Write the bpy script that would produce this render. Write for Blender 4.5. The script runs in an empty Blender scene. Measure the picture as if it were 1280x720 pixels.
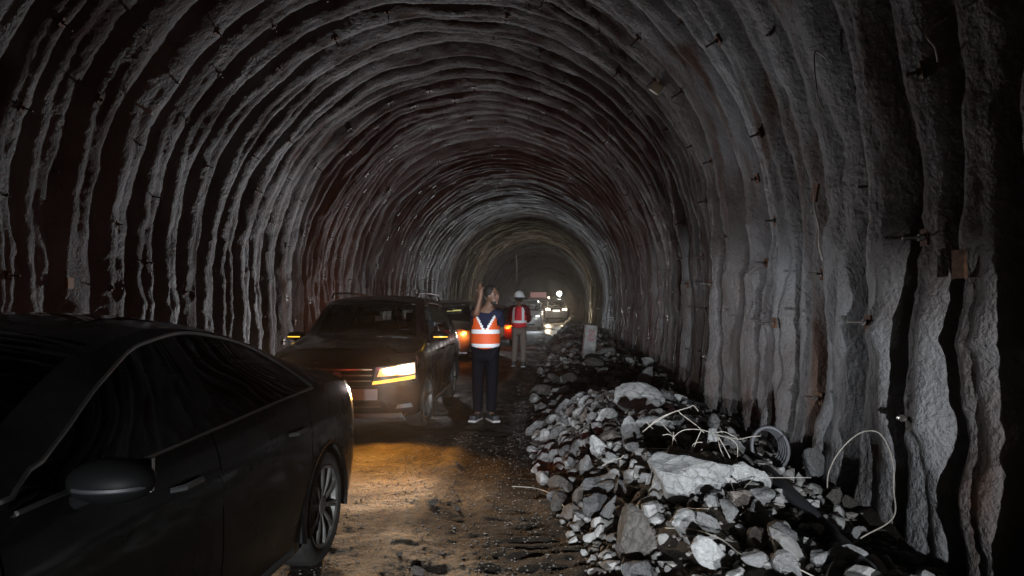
import bpy, bmesh, math, random
import numpy as np
from mathutils import Vector, Matrix, Euler

SC = bpy.context.scene
COL = SC.collection
R = math.radians
random.seed(7)
RNG = np.random.default_rng(11)

# ------------------------------------------------------------------ camera
FPX, CH = 857.0, 1.53
YAW, PITCH = math.atan(62/857), math.atan(21/857)
cam_d = bpy.data.cameras.new('camera'); cam = bpy.data.objects.new('camera', cam_d)
COL.objects.link(cam); SC.camera = cam
cam_d.sensor_width = 36; cam_d.lens = FPX/1280*36
cam_d.clip_start = 0.05; cam_d.clip_end = 400
cam.location = (0, 0, CH)
cam.rotation_euler = (math.pi/2+PITCH, 0, YAW)
cam_d.dof.use_dof = False

# ------------------------------------------------------------------ world (sky light entering at the tunnel mouth behind the camera)
W = bpy.data.worlds.new("World"); SC.world = W; W.use_nodes = True
nt = W.node_tree; bg = nt.nodes['Background']
sky = nt.nodes.new('ShaderNodeTexSky'); sky.sky_type = 'NISHITA'; sky.sun_disc = False
sky.sun_elevation = R(2.0); sky.sun_rotation = R(20)
nt.links.new(sky.outputs[0], bg.inputs[0]); bg.inputs[1].default_value = 0.10
SC.view_settings.view_transform = 'Standard'; SC.view_settings.look = 'None'
SC.view_settings.exposure = 0.0; SC.view_settings.gamma = 1.0
SC.view_settings.use_curve_mapping = False
try:
    SC.cycles.max_bounces = 7; SC.cycles.diffuse_bounces = 2; SC.cycles.glossy_bounces = 3
    SC.cycles.transmission_bounces = 5; SC.cycles.transparent_max_bounces = 12
    SC.cycles.sample_clamp_indirect = 3.0; SC.cycles.caustics_reflective = False; SC.cycles.caustics_refractive = False
except Exception: pass

# lamp powers (lamps in view, an inferred unseen car, added fill beams)
P_HEAD   = 270.0     # dark SUV dipped beams
P_REAR   = 3300.0    # dipped beams of the vehicle waiting behind the photographer
P_SIDE_FILL = 230.0     # added fill at the SUV's front corner, shining sideways over rubble and wall
P_RIB_FILL  = 800.0     # added far-side beams of crossover and hatchback, hidden from view, lighting the ribs
P_AMBER  = 240.0
P_TAIL   = 5.0
P_FARCAR = 330.0
P_SILVER = 380.0
P_FLOOD  = 70.0
P_ORANGE2 = 18.0

# ------------------------------------------------------------------ camera maths
_F = Vector((-math.sin(YAW)*math.cos(PITCH), math.cos(YAW)*math.cos(PITCH), math.sin(PITCH)))
_Rt = Vector((math.cos(YAW), math.sin(YAW), 0)); _Up = _Rt.cross(_F)
def ray(px, py): return _F + _Rt*((px-640)/FPX) + _Up*((360-py)/FPX)
def at(px, py, z=0.0):
    d = ray(px, py); t = (z-CH)/d.z; return Vector((0, 0, CH)) + d*t
def atY(px, py, Y):
    d = ray(px, py); return Vector((0, 0, CH)) + d*(Y/d.y)
def atX(px, py, X):
    d = ray(px, py); return Vector((0, 0, CH)) + d*(X/d.x)

# ------------------------------------------------------------------ noise
def _hash(ix, iy, iz):
    h = (ix*374761393 + iy*668265263 + iz*1442695041) & 0xffffffff
    h = ((h ^ (h >> 13))*1274126177) & 0xffffffff
    h = (h ^ (h >> 16))
    return (h & 0xffff)/32767.5 - 1.0
def vn(x, y, z=0.0):
    x = np.asarray(x, float); y = np.asarray(y, float); z = np.asarray(z, float)
    x, y, z = np.broadcast_arrays(x, y, z)
    ix, iy, iz = np.floor(x).astype(np.int64), np.floor(y).astype(np.int64), np.floor(z).astype(np.int64)
    fx, fy, fz = x-ix, y-iy, z-iz
    fx, fy, fz = [f*f*f*(f*(f*6-15)+10) for f in (fx, fy, fz)]
    r = 0
    for a in (0, 1):
        for b in (0, 1):
            for c in (0, 1):
                r = r + _hash(ix+a, iy+b, iz+c)*(fx if a else 1-fx)*(fy if b else 1-fy)*(fz if c else 1-fz)
    return r
def fbm(x, y, z=0.0, o=4):
    r = 0; a = 1.0; f = 1.0
    for i in range(o):
        r = r + a*vn(np.asarray(x)*f+17.3*i, np.asarray(y)*f-9.1*i, np.asarray(z)*f+3.7*i); a *= .5; f *= 2.03
    return r
def pchip(pts):
    xs = np.array([p[0] for p in pts], float); ys = np.array([p[1] for p in pts], float)
    h = np.diff(xs); d = np.diff(ys)/h; m = np.zeros(len(xs)); m[0] = d[0]; m[-1] = d[-1]
    for i in range(1, len(xs)-1):
        if d[i-1]*d[i] > 0:
            w1 = 2*h[i]+h[i-1]; w2 = h[i]+2*h[i-1]; m[i] = (w1+w2)/(w1/d[i-1]+w2/d[i])
    def f(x):
        x = min(max(float(x), xs[0]), xs[-1]); i = int(min(np.searchsorted(xs, x, side='right')-1, len(xs)-2)); i = max(i, 0)
        t = (x-xs[i])/h[i]
        return ((1+2*t)*(1-t)**2*ys[i] + t*(1-t)**2*h[i]*m[i] + t*t*(3-2*t)*ys[i+1] + t*t*(t-1)*h[i]*m[i+1])
    return f
def sstep(a, b, x):
    t = np.clip((x-a)/(b-a), 0, 1); return t*t*(3-2*t)

# ------------------------------------------------------------------ materials
MATS = {}
def mat(name, col, rough=.6, metal=0.0, var=0.0, vscale=5.0, bump=0.0, bscale=40.0, emit=None, estr=0.0, alpha=None,
        spec=.5, coat=0.0, rvar=0.0, col2=None, bdist=.01, detail=6.0, coords='Object'):
    if name in MATS: return MATS[name]
    m = bpy.data.materials.new(name); m.use_nodes = True; n = m.node_tree.nodes; l = m.node_tree.links
    p = n['Principled BSDF']
    p.inputs['Base Color'].default_value = (*col, 1); p.inputs['Roughness'].default_value = rough
    p.inputs['Metallic'].default_value = metal; p.inputs['Specular IOR Level'].default_value = spec
    p.inputs['Coat Weight'].default_value = coat; p.inputs['Coat Roughness'].default_value = .05
    tc = None
    if var or bump or rvar or col2:
        tc = n.new('ShaderNodeTexCoord')
    if var or col2:
        nz = n.new('ShaderNodeTexNoise'); nz.inputs['Scale'].default_value = vscale; nz.inputs['Detail'].default_value = 8
        nz.inputs['Roughness'].default_value = .62
        l.new(tc.outputs[coords], nz.inputs['Vector'])
        rp = n.new('ShaderNodeValToRGB'); rp.color_ramp.elements[0].position = .36; rp.color_ramp.elements[1].position = .66
        c2 = col2 if col2 else tuple(min(1, c*(1+var)) for c in col)
        c1 = tuple(c*(1-var) for c in col)
        rp.color_ramp.elements[0].color = (*c1, 1); rp.color_ramp.elements[1].color = (*c2, 1)
        l.new(nz.outputs[0], rp.inputs[0]); l.new(rp.outputs[0], p.inputs['Base Color'])
    if rvar:
        nr = n.new('ShaderNodeTexNoise'); nr.inputs['Scale'].default_value = vscale*1.7; nr.inputs['Detail'].default_value = 6
        l.new(tc.outputs[coords], nr.inputs['Vector'])
        mr = n.new('ShaderNodeMapRange'); mr.inputs[1].default_value = .35; mr.inputs[2].default_value = .65
        mr.inputs[3].default_value = max(.02, rough-rvar); mr.inputs[4].default_value = min(1, rough+rvar)
        l.new(nr.outputs[0], mr.inputs[0]); l.new(mr.outputs[0], p.inputs['Roughness'])
    if bump:
        nb = n.new('ShaderNodeTexNoise'); nb.inputs['Scale'].default_value = bscale; nb.inputs['Detail'].default_value = detail
        nb.inputs['Roughness'].default_value = .6
        l.new(tc.outputs[coords], nb.inputs['Vector'])
        b = n.new('ShaderNodeBump'); b.inputs['Strength'].default_value = bump; b.inputs['Distance'].default_value = bdist
        l.new(nb.outputs[0], b.inputs['Height']); l.new(b.outputs[0], p.inputs['Normal'])
    if emit:
        p.inputs['Emission Color'].default_value = (*emit, 1); p.inputs['Emission Strength'].default_value = estr
    if alpha is not None: p.inputs['Alpha'].default_value = alpha
    MATS[name] = m; return m
def glass(name, tint=(.55, .6, .6), refl=.06):
    if name in MATS: return MATS[name]
    m = bpy.data.materials.new(name); m.use_nodes = True; n = m.node_tree.nodes; l = m.node_tree.links
    n.clear(); o = n.new('ShaderNodeOutputMaterial'); tr = n.new('ShaderNodeBsdfTransparent'); gl = n.new('ShaderNodeBsdfGlossy')
    mx = n.new('ShaderNodeMixShader'); fr = n.new('ShaderNodeFresnel'); fr.inputs[0].default_value = 1.5
    tr.inputs[0].default_value = (*tint, 1); gl.inputs['Roughness'].default_value = .02; gl.inputs[0].default_value = (.9, .95, 1, 1)
    l.new(fr.outputs[0], mx.inputs[0]); l.new(tr.outputs[0], mx.inputs[1]); l.new(gl.outputs[0], mx.inputs[2]); l.new(mx.outputs[0], o.inputs[0])
    MATS[name] = m; return m

# ------------------------------------------------------------------ object helpers
def tag(o, label=None, cat=None, group=None, kind=None):
    if label: o['label'] = label
    if cat: o['category'] = cat
    if group: o['group'] = group
    if kind: o['kind'] = kind
    return o
def empty(name, loc=(0, 0, 0), rz=0.0):
    o = bpy.data.objects.new(name, None); COL.objects.link(o); o.location = loc; o.rotation_euler = (0, 0, rz)
    o.empty_display_size = .2; return o
def mesh_np(name, V, Fq, m, parent=None, smooth=True, sharp=None):
    V = np.asarray(V, np.float32); Fq = np.asarray(Fq, np.int32)
    me = bpy.data.meshes.new(name); k = Fq.shape[1]
    me.vertices.add(len(V)); me.vertices.foreach_set('co', V.ravel())
    me.loops.add(Fq.size); me.loops.foreach_set('vertex_index', Fq.ravel())
    me.polygons.add(len(Fq)); me.polygons.foreach_set('loop_start', np.arange(0, Fq.size, k, dtype=np.int32))
    me.polygons.foreach_set('loop_total', np.full(len(Fq), k, np.int32))
    me.update(calc_edges=True); me.validate()
    me.polygons.foreach_set('use_smooth', np.full(len(me.polygons), smooth))
    if sharp: me.set_sharp_from_angle(angle=R(sharp))
    me.materials.append(m)
    o = bpy.data.objects.new(name, me); COL.objects.link(o)
    if parent: o.parent = parent
    return o
class MB:
    def __init__(s): s.v = []; s.f = []; s.mi = []
    def add(s, vs, fs, mi=0):
        b = len(s.v); s.v += [tuple(v) for v in vs]; s.f += [tuple(b+i for i in f) for f in fs]; s.mi += [mi]*len(fs); return s
    def box(s, c, d, rot=None, mi=0, bev=0.0):
        hx, hy, hz = d[0]/2, d[1]/2, d[2]/2
        bm = bmesh.new(); bmesh.ops.create_cube(bm, size=1)
        for v in bm.verts: v.co = Vector((v.co.x*d[0], v.co.y*d[1], v.co.z*d[2]))
        if bev: bmesh.ops.bevel(bm, geom=bm.edges[:]+bm.verts[:], offset=bev, segments=2, affect='EDGES', profile=.6)
        M = Matrix.Translation(c) @ (Euler(rot).to_matrix().to_4x4() if rot else Matrix())
        bm.verts.index_update()
        s.add([M @ v.co for v in bm.verts], [[v.index for v in f.verts] for f in bm.faces], mi); bm.free(); return s
    def tube(s, pts, r, n=6, mi=0, cap=True):
        pts = [Vector(p) for p in pts]; rr = r if isinstance(r, (list, tuple)) else [r]*len(pts)
        rings = []; prev = None
        for i, p in enumerate(pts):
            t = (pts[min(i+1, len(pts)-1)]-pts[max(i-1, 0)]).normalized()
            if prev is None:
                u = t.orthogonal().normalized()
            else:
                u = (prev - t*prev.dot(t));
                u = u.normalized() if u.length > 1e-6 else t.orthogonal().normalized()
            prev = u; w = t.cross(u)
            rings.append([p + (u*math.cos(a)+w*math.sin(a))*rr[i] for a in [2*math.pi*k/n for k in range(n)]])
        vs = [v for rg in rings for v in rg]; fs = []
        for i in range(len(pts)-1):
            for k in range(n):
                fs.append((i*n+k, i*n+(k+1) % n, (i+1)*n+(k+1) % n, (i+1)*n+k))
        if cap: fs.append(tuple(range(n-1, -1, -1))); fs.append(tuple((len(pts)-1)*n+k for k in range(n)))
        return s.add(vs, fs, mi)
    def lathe(s, prof, axis='x', c=(0, 0, 0), n=32, mi=0):
        vs = []; m = len(prof)
        for k in range(n):
            a = 2*math.pi*k/n; ca, sa = math.cos(a), math.sin(a)
            for (h, r) in prof:
                if axis == 'x': vs.append((c[0]+h, c[1]+r*ca, c[2]+r*sa))
                elif axis == 'z': vs.append((c[0]+r*ca, c[1]+r*sa, c[2]+h))
                else: vs.append((c[0]+r*ca, c[1]+h, c[2]+r*sa))
        fs = [(k*m+i, k*m+i+1, ((k+1) % n)*m+i+1, ((k+1) % n)*m+i) for k in range(n) for i in range(m-1)]
        return s.add(vs, fs, mi)
    def ball(s, c, r, sc=(1, 1, 1), n=2, mi=0):
        bm = bmesh.new(); bmesh.ops.create_icosphere(bm, subdivisions=n, radius=r); bm.verts.index_update()
        s.add([(c[0]+v.co.x*sc[0], c[1]+v.co.y*sc[1], c[2]+v.co.z*sc[2]) for v in bm.verts], [[v.index for v in f.verts] for f in bm.faces], mi)
        bm.free(); return s
    def build(s, name, mats, parent=None, smooth=True, sharp=35):
        me = bpy.data.meshes.new(name); me.from_pydata(s.v, [], s.f)
        for m in (mats if isinstance(mats, (list, tuple)) else [mats]): me.materials.append(m)
        me.polygons.foreach_set('material_index', s.mi)
        bm = bmesh.new(); bm.from_mesh(me); bmesh.ops.recalc_face_normals(bm, faces=bm.faces); bm.to_mesh(me); bm.free()
        me.polygons.foreach_set('use_smooth', [smooth]*len(me.polygons))
        if smooth and sharp: me.set_sharp_from_angle(angle=R(sharp))
        o = bpy.data.objects.new(name, me); COL.objects.link(o)
        if parent: o.parent = parent
        return o
def smooth_path(pts, n=6):
    pts = [Vector(p) for p in pts]; out = []
    P = [pts[0]]+pts+[pts[-1]]
    for i in range(1, len(P)-2):
        p0, p1, p2, p3 = P[i-1], P[i], P[i+1], P[i+2]
        for k in range(n):
            t = k/n
            out.append(.5*((2*p1)+(p2-p0)*t+(2*p0-5*p1+4*p2-p3)*t*t+(3*p1-p0-3*p2+p3)*t**3))
    out.append(pts[-1]); return out
def lamp(name, kind, loc, power, color, parent=None, aim=None, size=.05, angle=120, blend=.6):
    d = bpy.data.lights.new(name, kind); d.energy = power; d.color = color; d.shadow_soft_size = size
    if kind == 'SPOT': d.spot_size = R(angle); d.spot_blend = blend
    o = bpy.data.objects.new(name, d); COL.objects.link(o); o.location = loc
    if parent: o.parent = parent
    if aim is not None: o.rotation_euler = Vector(aim).to_track_quat('-Z', 'Y').to_euler()
    return o

def dipped(o, lo=.01, hi=.09, floor=.12):
    """dipped-beam profile: full below the horizontal cut-off, nearly nothing above it"""
    d = o.data; d.use_nodes = True; n = d.node_tree.nodes; l = d.node_tree.links; em = n['Emission']
    g = n.new('ShaderNodeNewGeometry'); sp = n.new('ShaderNodeSeparateXYZ'); l.new(g.outputs['Incoming'], sp.inputs[0])
    mr = n.new('ShaderNodeMapRange'); mr.interpolation_type = 'SMOOTHSTEP'
    mr.inputs[1].default_value = SIGN*lo; mr.inputs[2].default_value = SIGN*hi; mr.inputs[3].default_value = 1; mr.inputs[4].default_value = floor
    if SIGN < 0:
        mr.inputs[1].default_value = -hi; mr.inputs[2].default_value = -lo; mr.inputs[3].default_value = floor; mr.inputs[4].default_value = 1
    m2 = n.new('ShaderNodeMapRange'); m2.interpolation_type = 'SMOOTHSTEP'
    m2.inputs[1].default_value = -.50; m2.inputs[2].default_value = -.14; m2.inputs[3].default_value = .05; m2.inputs[4].default_value = 1
    mu = n.new('ShaderNodeMath'); mu.operation = 'MULTIPLY'
    l.new(sp.outputs[2], mr.inputs[0]); l.new(sp.outputs[2], m2.inputs[0]); l.new(mr.outputs[0], mu.inputs[0]); l.new(m2.outputs[0], mu.inputs[1])
    l.new(mu.outputs[0], em.inputs['Strength']); return o
SIGN = 1

# ------------------------------------------------------------------ TUNNEL
CX, RZ, RR = -2.02, 2.15, 4.42      # arch centre x, springline height, radius (to the groove bottoms)
def shotcrete_material():
    m = bpy.data.materials.new('sprayed_concrete'); m.use_nodes = True; n = m.node_tree.nodes; l = m.node_tree.links; p = n['Principled BSDF']
    tc = n.new('ShaderNodeTexCoord')
    def noise(sc, det=6, ro=.6):
        q = n.new('ShaderNodeTexNoise'); q.inputs['Scale'].default_value = sc; q.inputs['Detail'].default_value = det; q.inputs['Roughness'].default_value = ro
        l.new(tc.outputs['Object'], q.inputs['Vector']); return q
    a = noise(.55, 5); rp = n.new('ShaderNodeValToRGB'); e = rp.color_ramp.elements
    e[0].position = .34; e[0].color = (.12, .088, .075, 1); e[1].position = .62; e[1].color = (.26, .255, .258, 1)  # dark tone warmed to imitate the amber cast on the vault
    l.new(a.outputs[0], rp.inputs[0])
    # damp brown stains stretched down the wall, reddened to imitate amber-lit shade
    mp = n.new('ShaderNodeMapping'); mp.inputs['Scale'].default_value = (1.2, 1.6, .35); l.new(tc.outputs['Object'], mp.inputs[0])
    b = n.new('ShaderNodeTexNoise'); b.inputs['Scale'].default_value = 1.3; b.inputs['Detail'].default_value = 7; l.new(mp.outputs[0], b.inputs['Vector'])
    r2 = n.new('ShaderNodeMapRange'); r2.inputs[1].default_value = .54; r2.inputs[2].default_value = .68; l.new(b.outputs[0], r2.inputs[0])
    mx = n.new('ShaderNodeMix'); mx.data_type = 'RGBA'; l.new(r2.outputs[0], mx.inputs['Factor']); l.new(rp.outputs[0], mx.inputs['A'])
    mx.inputs['B'].default_value = (.12, .070, .05, 1); l.new(mx.outputs['Result'], p.inputs['Base Color'])
    rr = n.new('ShaderNodeMapRange'); rr.inputs[1].default_value = .4; rr.inputs[2].default_value = .7; rr.inputs[3].default_value = .55; rr.inputs[4].default_value = .9
    l.new(b.outputs[0], rr.inputs[0]); l.new(rr.outputs[0], p.inputs['Roughness']); p.inputs['Specular IOR Level'].default_value = .45
    g1 = noise(24, 4, .55); g2 = noise(75, 3, .6)
    b1 = n.new('ShaderNodeBump'); b1.inputs['Strength'].default_value = 1.0; b1.inputs['Distance'].default_value = .035; l.new(g1.outputs[0], b1.inputs['Height'])
    b2 = n.new('ShaderNodeBump'); b2.inputs['Strength'].default_value = .7; b2.inputs['Distance'].default_value = .007; l.new(g2.outputs[0], b2.inputs['Height'])
    l.new(b1.outputs[0], b2.inputs['Normal']); l.new(b2.outputs[0], p.inputs['Normal'])
    return m
ARC_H = RZ+.5; ARC = 2*ARC_H+math.pi*RR      # profile length from left foot to right foot
def prof(s, rad_off=0.0):
    """s: arc length array from the left foot (z=-.5); returns x,z and the inward normal"""
    th = (s-ARC_H)/RR
    lo = s < ARC_H; hi = s > ARC_H+math.pi*RR
    x = CX - RR*np.cos(th); z = RZ + RR*np.sin(th); nx = np.cos(th); nz = -np.sin(th)
    x = np.where(lo, CX-RR, np.where(hi, CX+RR, x))
    z = np.where(lo, RZ-(ARC_H-s), np.where(hi, RZ-(s-ARC_H-math.pi*RR), z))
    nx = np.where(lo, 1.0, np.where(hi, -1.0, nx)); nz = np.where(lo | hi, 0.0, nz)
    # walls tuck in a little at the foot
    f = np.clip((RZ-z)/RZ, 0, 1); x = x + nx*.10*f*f
    return x, z, nx, nz
def rib(s, Y):
    low = sstep(4.2, 1.2, prof(s)[1])
    warp = .13*vn(s*.42, Y*.55, 1.0) + .08*vn(s*1.1, Y*.9, 5.0)*(.5+.4*low) + .05*vn(s*2.6, Y*1.5, 8.0)*(.3+.4*low)
    ph = Y/.68 + .28*vn(Y*.62, 3.3, 2.0) + warp
    v = ph - np.floor(ph)
    c = np.abs(np.sin(math.pi*ph))
    A = .125 + .06*vn(Y*.9, s*.35, 12.0) + .05*vn(np.floor(ph)*1.7, s*.25, 4.0)
    d = A*c**.95
    # secondary sag ridges between the steel sets
    d = d + .075*np.abs(np.sin(2*math.pi*ph+1.1*vn(s*.8, Y*.3, 6)))*(.5+.5*vn(s*.5, Y*.7, 21.))
    d = d + .05*fbm(s*.9, Y*1.1, 2.2, 3) + .024*(.4+.6*low)*vn(s*4.1, Y*4.1, 7.7) - .05*np.maximum(0, vn(s*1.9, Y*2.3, 31.)-.45)*(.4+low) + .03*(1-np.abs(vn(s*1.7, Y*2.6, 44.)))**3*(.3+low)
    return d
def fine(s, Y): return .007*vn(s*11, Y*11, 1.7) + .006*vn(s*23, Y*23, 4.1)
def build_tunnel():
    ys = list(np.arange(-18, 2, .2)); y = 2.0
    while y < 90: ys.append(y); y += max(.026, .0021*y)
    ys = np.array(ys); ss = np.linspace(0, ARC, 640)
    Y, S = np.meshgrid(ys, ss, indexing='ij')
    x, z, nx, nz = prof(S)
    d = rib(S, Y)+fine(S, Y)*sstep(40, 15, Y)
    V = np.stack([x+nx*d, Y, z+nz*d], -1).reshape(-1, 3)
    n, m = Y.shape; i = np.arange(n-1)[:, None]*m+np.arange(m-1)[None, :]
    F = np.stack([i, i+1, i+m+1, i+m], -1).reshape(-1, 4)
    return mesh_np('tunnel_vault', V, F, shotcrete_material())
tunnel = empty('road_tunnel', (CX, 0, 0))
tag(tunnel, 'long arched road tunnel lined with ribbed grey sprayed concrete', 'tunnel')
vault = build_tunnel(); vault.name = 'vault'; vault.parent = tunnel; vault.location = (-CX, 0, 0)
tunnel_off = Vector((-CX, 0, 0))
# unlined rock heading beyond the lining
def build_rock_heading():
    ys = np.arange(89.6, 150, .5); ss = np.linspace(0, ARC, 90)
    Y, S = np.meshgrid(ys, ss, indexing='ij'); x, z, nx, nz = prof(S)
    d = -.30+.5*fbm(S*.5, Y*.4, 3, 4)*.7; d[0, :] = .06
    d = np.where(Y > 146, 3.0+0*d, d)
    V = np.stack([x+nx*d, Y, z+nz*d], -1).reshape(-1, 3)
    n, m = Y.shape; i = np.arange(n-1)[:, None]*m+np.arange(m-1)[None, :]
    F = np.stack([i, i+1, i+m+1, i+m], -1).reshape(-1, 4)
    o = mesh_np('rock_heading', V, F, mat('dark_rock', (.075, .07, .065), .9, var=.4, vscale=1.2, bump=.6, bscale=6, bdist=.1), tunnel); o.location = (-CX, 0, 0)
    e = MB().box((CX, 150, 3.5), (12, 1, 10)).build('end_face', MATS['dark_rock'], tunnel); e.location = (-CX, 0, 0)
build_rock_heading()

# rock bolts and bearing plates: 100 nearest as parts, the rest as one part
M_RUST = mat('rusty_steel', (.16, .075, .04), .75, .3, var=.5, vscale=30, bump=.4, bscale=90, bdist=.002)
M_STEEL = mat('bolt_steel', (.14, .12, .11), .5, .6, var=.4, vscale=40)
M_TIP = mat('bright_bolt_end', (.5, .47, .42), .4, .6)
def bolt_frame(s, Y):
    x, z, nx, nz = [float(a) for a in prof(np.array([s]))[0:4]] if False else [float(a[0]) for a in prof(np.array([float(s)]))]
    d = float(rib(np.array([float(s)]), np.array([float(Y)]))[0])
    P = Vector((x+nx*d, Y, z+nz*d)); N = Vector((nx, 0, nz)); return P, N
bolts = []
for r_ in range(80):
    Yb = 3.3 + r_*.98 + .12*math.sin(r_*2.3)
    for k in range(16):
        s_ = 1.15+ (0.5 if r_ % 2 else 0) + k*1.08 + random.uniform(-.14, .14)
        if s_ > ARC-.9 or Yb > 60: continue
        if random.random() < .18: continue
        P, N = bolt_frame(s_, Yb+random.uniform(-.1, .1)); bolts.append((P, N, random.random()))
def in_view(P):
    v = P-Vector((0, 0, CH)); zc = v.dot(_F)
    if zc < .5: return None
    return 640+FPX*v.dot(_Rt)/zc, 360-FPX*v.dot(_Up)/zc, zc
vis = []
for b in bolts:
    q = in_view(b[0])
    if q and -20 < q[0] < 1300 and -20 < q[1] < 700: vis.append((q[2], b))
vis.sort(key=lambda a: a[0])
def bolt_mb(mb, P, N, rnd, pl=True):
    L = .05+.13*rnd; q = N.to_track_quat('Z', 'Y').to_euler()
    drift = Vector((random.uniform(-.15, .15), random.uniform(-.15, .15), random.uniform(-.15, .15)))
    mb.tube([P-N*.06, P+(N+drift*.4).normalized()*L], .011, 6)
    return P+(N+drift*.4).normalized()*L, q
for i, (dist, (P, N, rnd)) in enumerate(vis[:99]):
    mb = MB(); tip, q = bolt_mb(mb, P, N, rnd); mb.tube([P+N*.012, P+N*.042], .022, 6)
    o = mb.build('rock_bolt', M_STEEL, tunnel, smooth=False); o.location = tunnel_off
    if rnd < .35:
        t = MB().ball(tip, .013, n=1).build('bolt_end', M_TIP, o)
    if rnd > .25:
        pb = MB().box(P+N*.006, (.105, .105, .010), rot=(q.x, q.y, q.z+random.uniform(-.5, .5))).build('bearing_plate', M_RUST, o, smooth=False)
mb = MB()
for dist, (P, N, rnd) in vis[99:]:
    tip, q = bolt_mb(mb, P, N, rnd); mb.box(P+N*.006, (.13, .13, .012), rot=(q.x, q.y, q.z), mi=0)
o = mb.build('rock_bolts', M_STEEL, tunnel, smooth=False); o.location = tunnel_off; tag(o, kind='stuff')

# ------------------------------------------------------------------ GROUND
_xl = pchip([(0, .9), (2, .55), (3.87, .20), (5.3, -.02), (7.3, -.28), (12, -.42), (19, -.5), (30, -.4), (54, .05), (90, .3)])
_XLY = np.linspace(0, 90, 400); _XLV = np.array([_xl(y) for y in _XLY])
_hh = pchip([(0, .34), (4, .36), (8, .38), (10, .22), (11.5, .04), (13, .10), (15.5, .30), (22, .34), (40, .4), (90, .5)])
_HV = np.array([_hh(y) for y in _XLY])
def ground_h(X, Y):
    X = np.asarray(X, float); Y = np.asarray(Y, float)
    xl = np.interp(Y, _XLY, _XLV) + .10*vn(Y*1.3, 4.4, 0); hh = np.interp(Y, _XLY, _HV)
    up = sstep(0, .75, X-xl); dn = 1-.85*sstep(1.25, 1.95, X)
    mound = hh*up*dn*(1+.25*vn(X*1.5, Y*1.1, 3.))
    lump = .07*up*fbm(X*2.6, Y*2.6, 1.0, 3)
    # muddy layered ruts beside the rubble and on the driving line
    rut = -.035*np.exp(-((X+.72+.05*vn(Y*.5, 0, 1))/.15)**2) - .03*np.exp(-((X+.25-.0*Y)/.22)**2)*(Y < 30) \
          - .03*np.exp(-((X+2.6)/.2)**2) + .022*np.exp(-((X+1.10+.04*vn(Y*.7, 2, 1))/.14)**2)
    rough = .009*fbm(X*7, Y*7, 0, 4) + .022*np.abs(vn(X*2.2+.6*vn(Y*2, 1, 1), Y*9, 7))*sstep(-1.0, -.2, X)*(1-up)
    peb = .007*np.maximum(0, vn(X*24, Y*24, 3)-.2) + .008*np.maximum(0, vn(X*11, Y*11, 9)-.35)
    left = .25*sstep(-5.3, -6.2, X)*(1+.4*vn(X*2, Y*1.4, 5))
    return mound + lump + rut + rough + peb + left
def ground_material():
    m = bpy.data.materials.new('muddy_dirt'); m.use_nodes = True; n = m.node_tree.nodes; l = m.node_tree.links; p = n['Principled BSDF']
    tc = n.new('ShaderNodeTexCoord'); sp = n.new('ShaderNodeSeparateXYZ'); l.new(tc.outputs['Object'], sp.inputs[0])
    a = n.new('ShaderNodeTexNoise'); a.inputs['Scale'].default_value = 3.5; a.inputs['Detail'].default_value = 12; a.inputs['Roughness'].default_value = .78
    l.new(tc.outputs['Object'], a.inputs['Vector'])
    rp = n.new('ShaderNodeValToRGB'); e = rp.color_ramp.elements; e[0].position = .36; e[0].color = (.012, .009, .0065, 1); e[1].position = .70; e[1].color = (.055, .040, .026, 1)
    l.new(a.outputs[0], rp.inputs[0])
    # pale compacted track, whitened to imitate the SUV beam grazing the crown
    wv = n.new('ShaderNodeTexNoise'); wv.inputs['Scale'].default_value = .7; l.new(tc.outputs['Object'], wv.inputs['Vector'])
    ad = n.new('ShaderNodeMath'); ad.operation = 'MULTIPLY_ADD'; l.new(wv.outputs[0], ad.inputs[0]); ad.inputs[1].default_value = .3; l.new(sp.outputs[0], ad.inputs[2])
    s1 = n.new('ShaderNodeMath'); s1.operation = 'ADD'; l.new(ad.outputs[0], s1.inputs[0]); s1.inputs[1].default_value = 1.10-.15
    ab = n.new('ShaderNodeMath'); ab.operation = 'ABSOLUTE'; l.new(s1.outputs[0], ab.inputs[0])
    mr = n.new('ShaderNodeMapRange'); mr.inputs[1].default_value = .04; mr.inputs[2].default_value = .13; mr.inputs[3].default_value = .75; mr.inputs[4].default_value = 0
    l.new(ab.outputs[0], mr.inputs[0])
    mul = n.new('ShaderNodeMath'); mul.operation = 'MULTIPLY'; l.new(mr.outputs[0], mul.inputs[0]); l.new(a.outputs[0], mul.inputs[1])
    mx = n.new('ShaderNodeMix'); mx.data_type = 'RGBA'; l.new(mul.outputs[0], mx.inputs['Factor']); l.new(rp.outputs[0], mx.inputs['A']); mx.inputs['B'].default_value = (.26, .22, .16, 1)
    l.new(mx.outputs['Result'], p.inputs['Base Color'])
    w = n.new('ShaderNodeTexNoise'); w.inputs['Scale'].default_value = .8; w.inputs['Detail'].default_value = 5; l.new(tc.outputs['Object'], w.inputs['Vector'])
    wr = n.new('ShaderNodeMapRange'); wr.inputs[1].default_value = .4; wr.inputs[2].default_value = .6; wr.inputs[3].default_value = .66; wr.inputs[4].default_value = .97; p.inputs['Specular IOR Level'].default_value = .3
    l.new(w.outputs[0], wr.inputs[0]); l.new(wr.outputs[0], p.inputs['Roughness'])
    b = n.new('ShaderNodeTexNoise'); b.inputs['Scale'].default_value = 30; b.inputs['Detail'].default_value = 10; b.inputs['Roughness'].default_value = .72; l.new(tc.outputs['Object'], b.inputs['Vector'])
    bp = n.new('ShaderNodeBump'); bp.inputs['Strength'].default_value = 1.0; bp.inputs['Distance'].default_value = .045; l.new(b.outputs[0], bp.inputs['Height']); l.new(bp.outputs[0], p.inputs['Normal'])
    return m
M_DIRT = ground_material()
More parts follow.
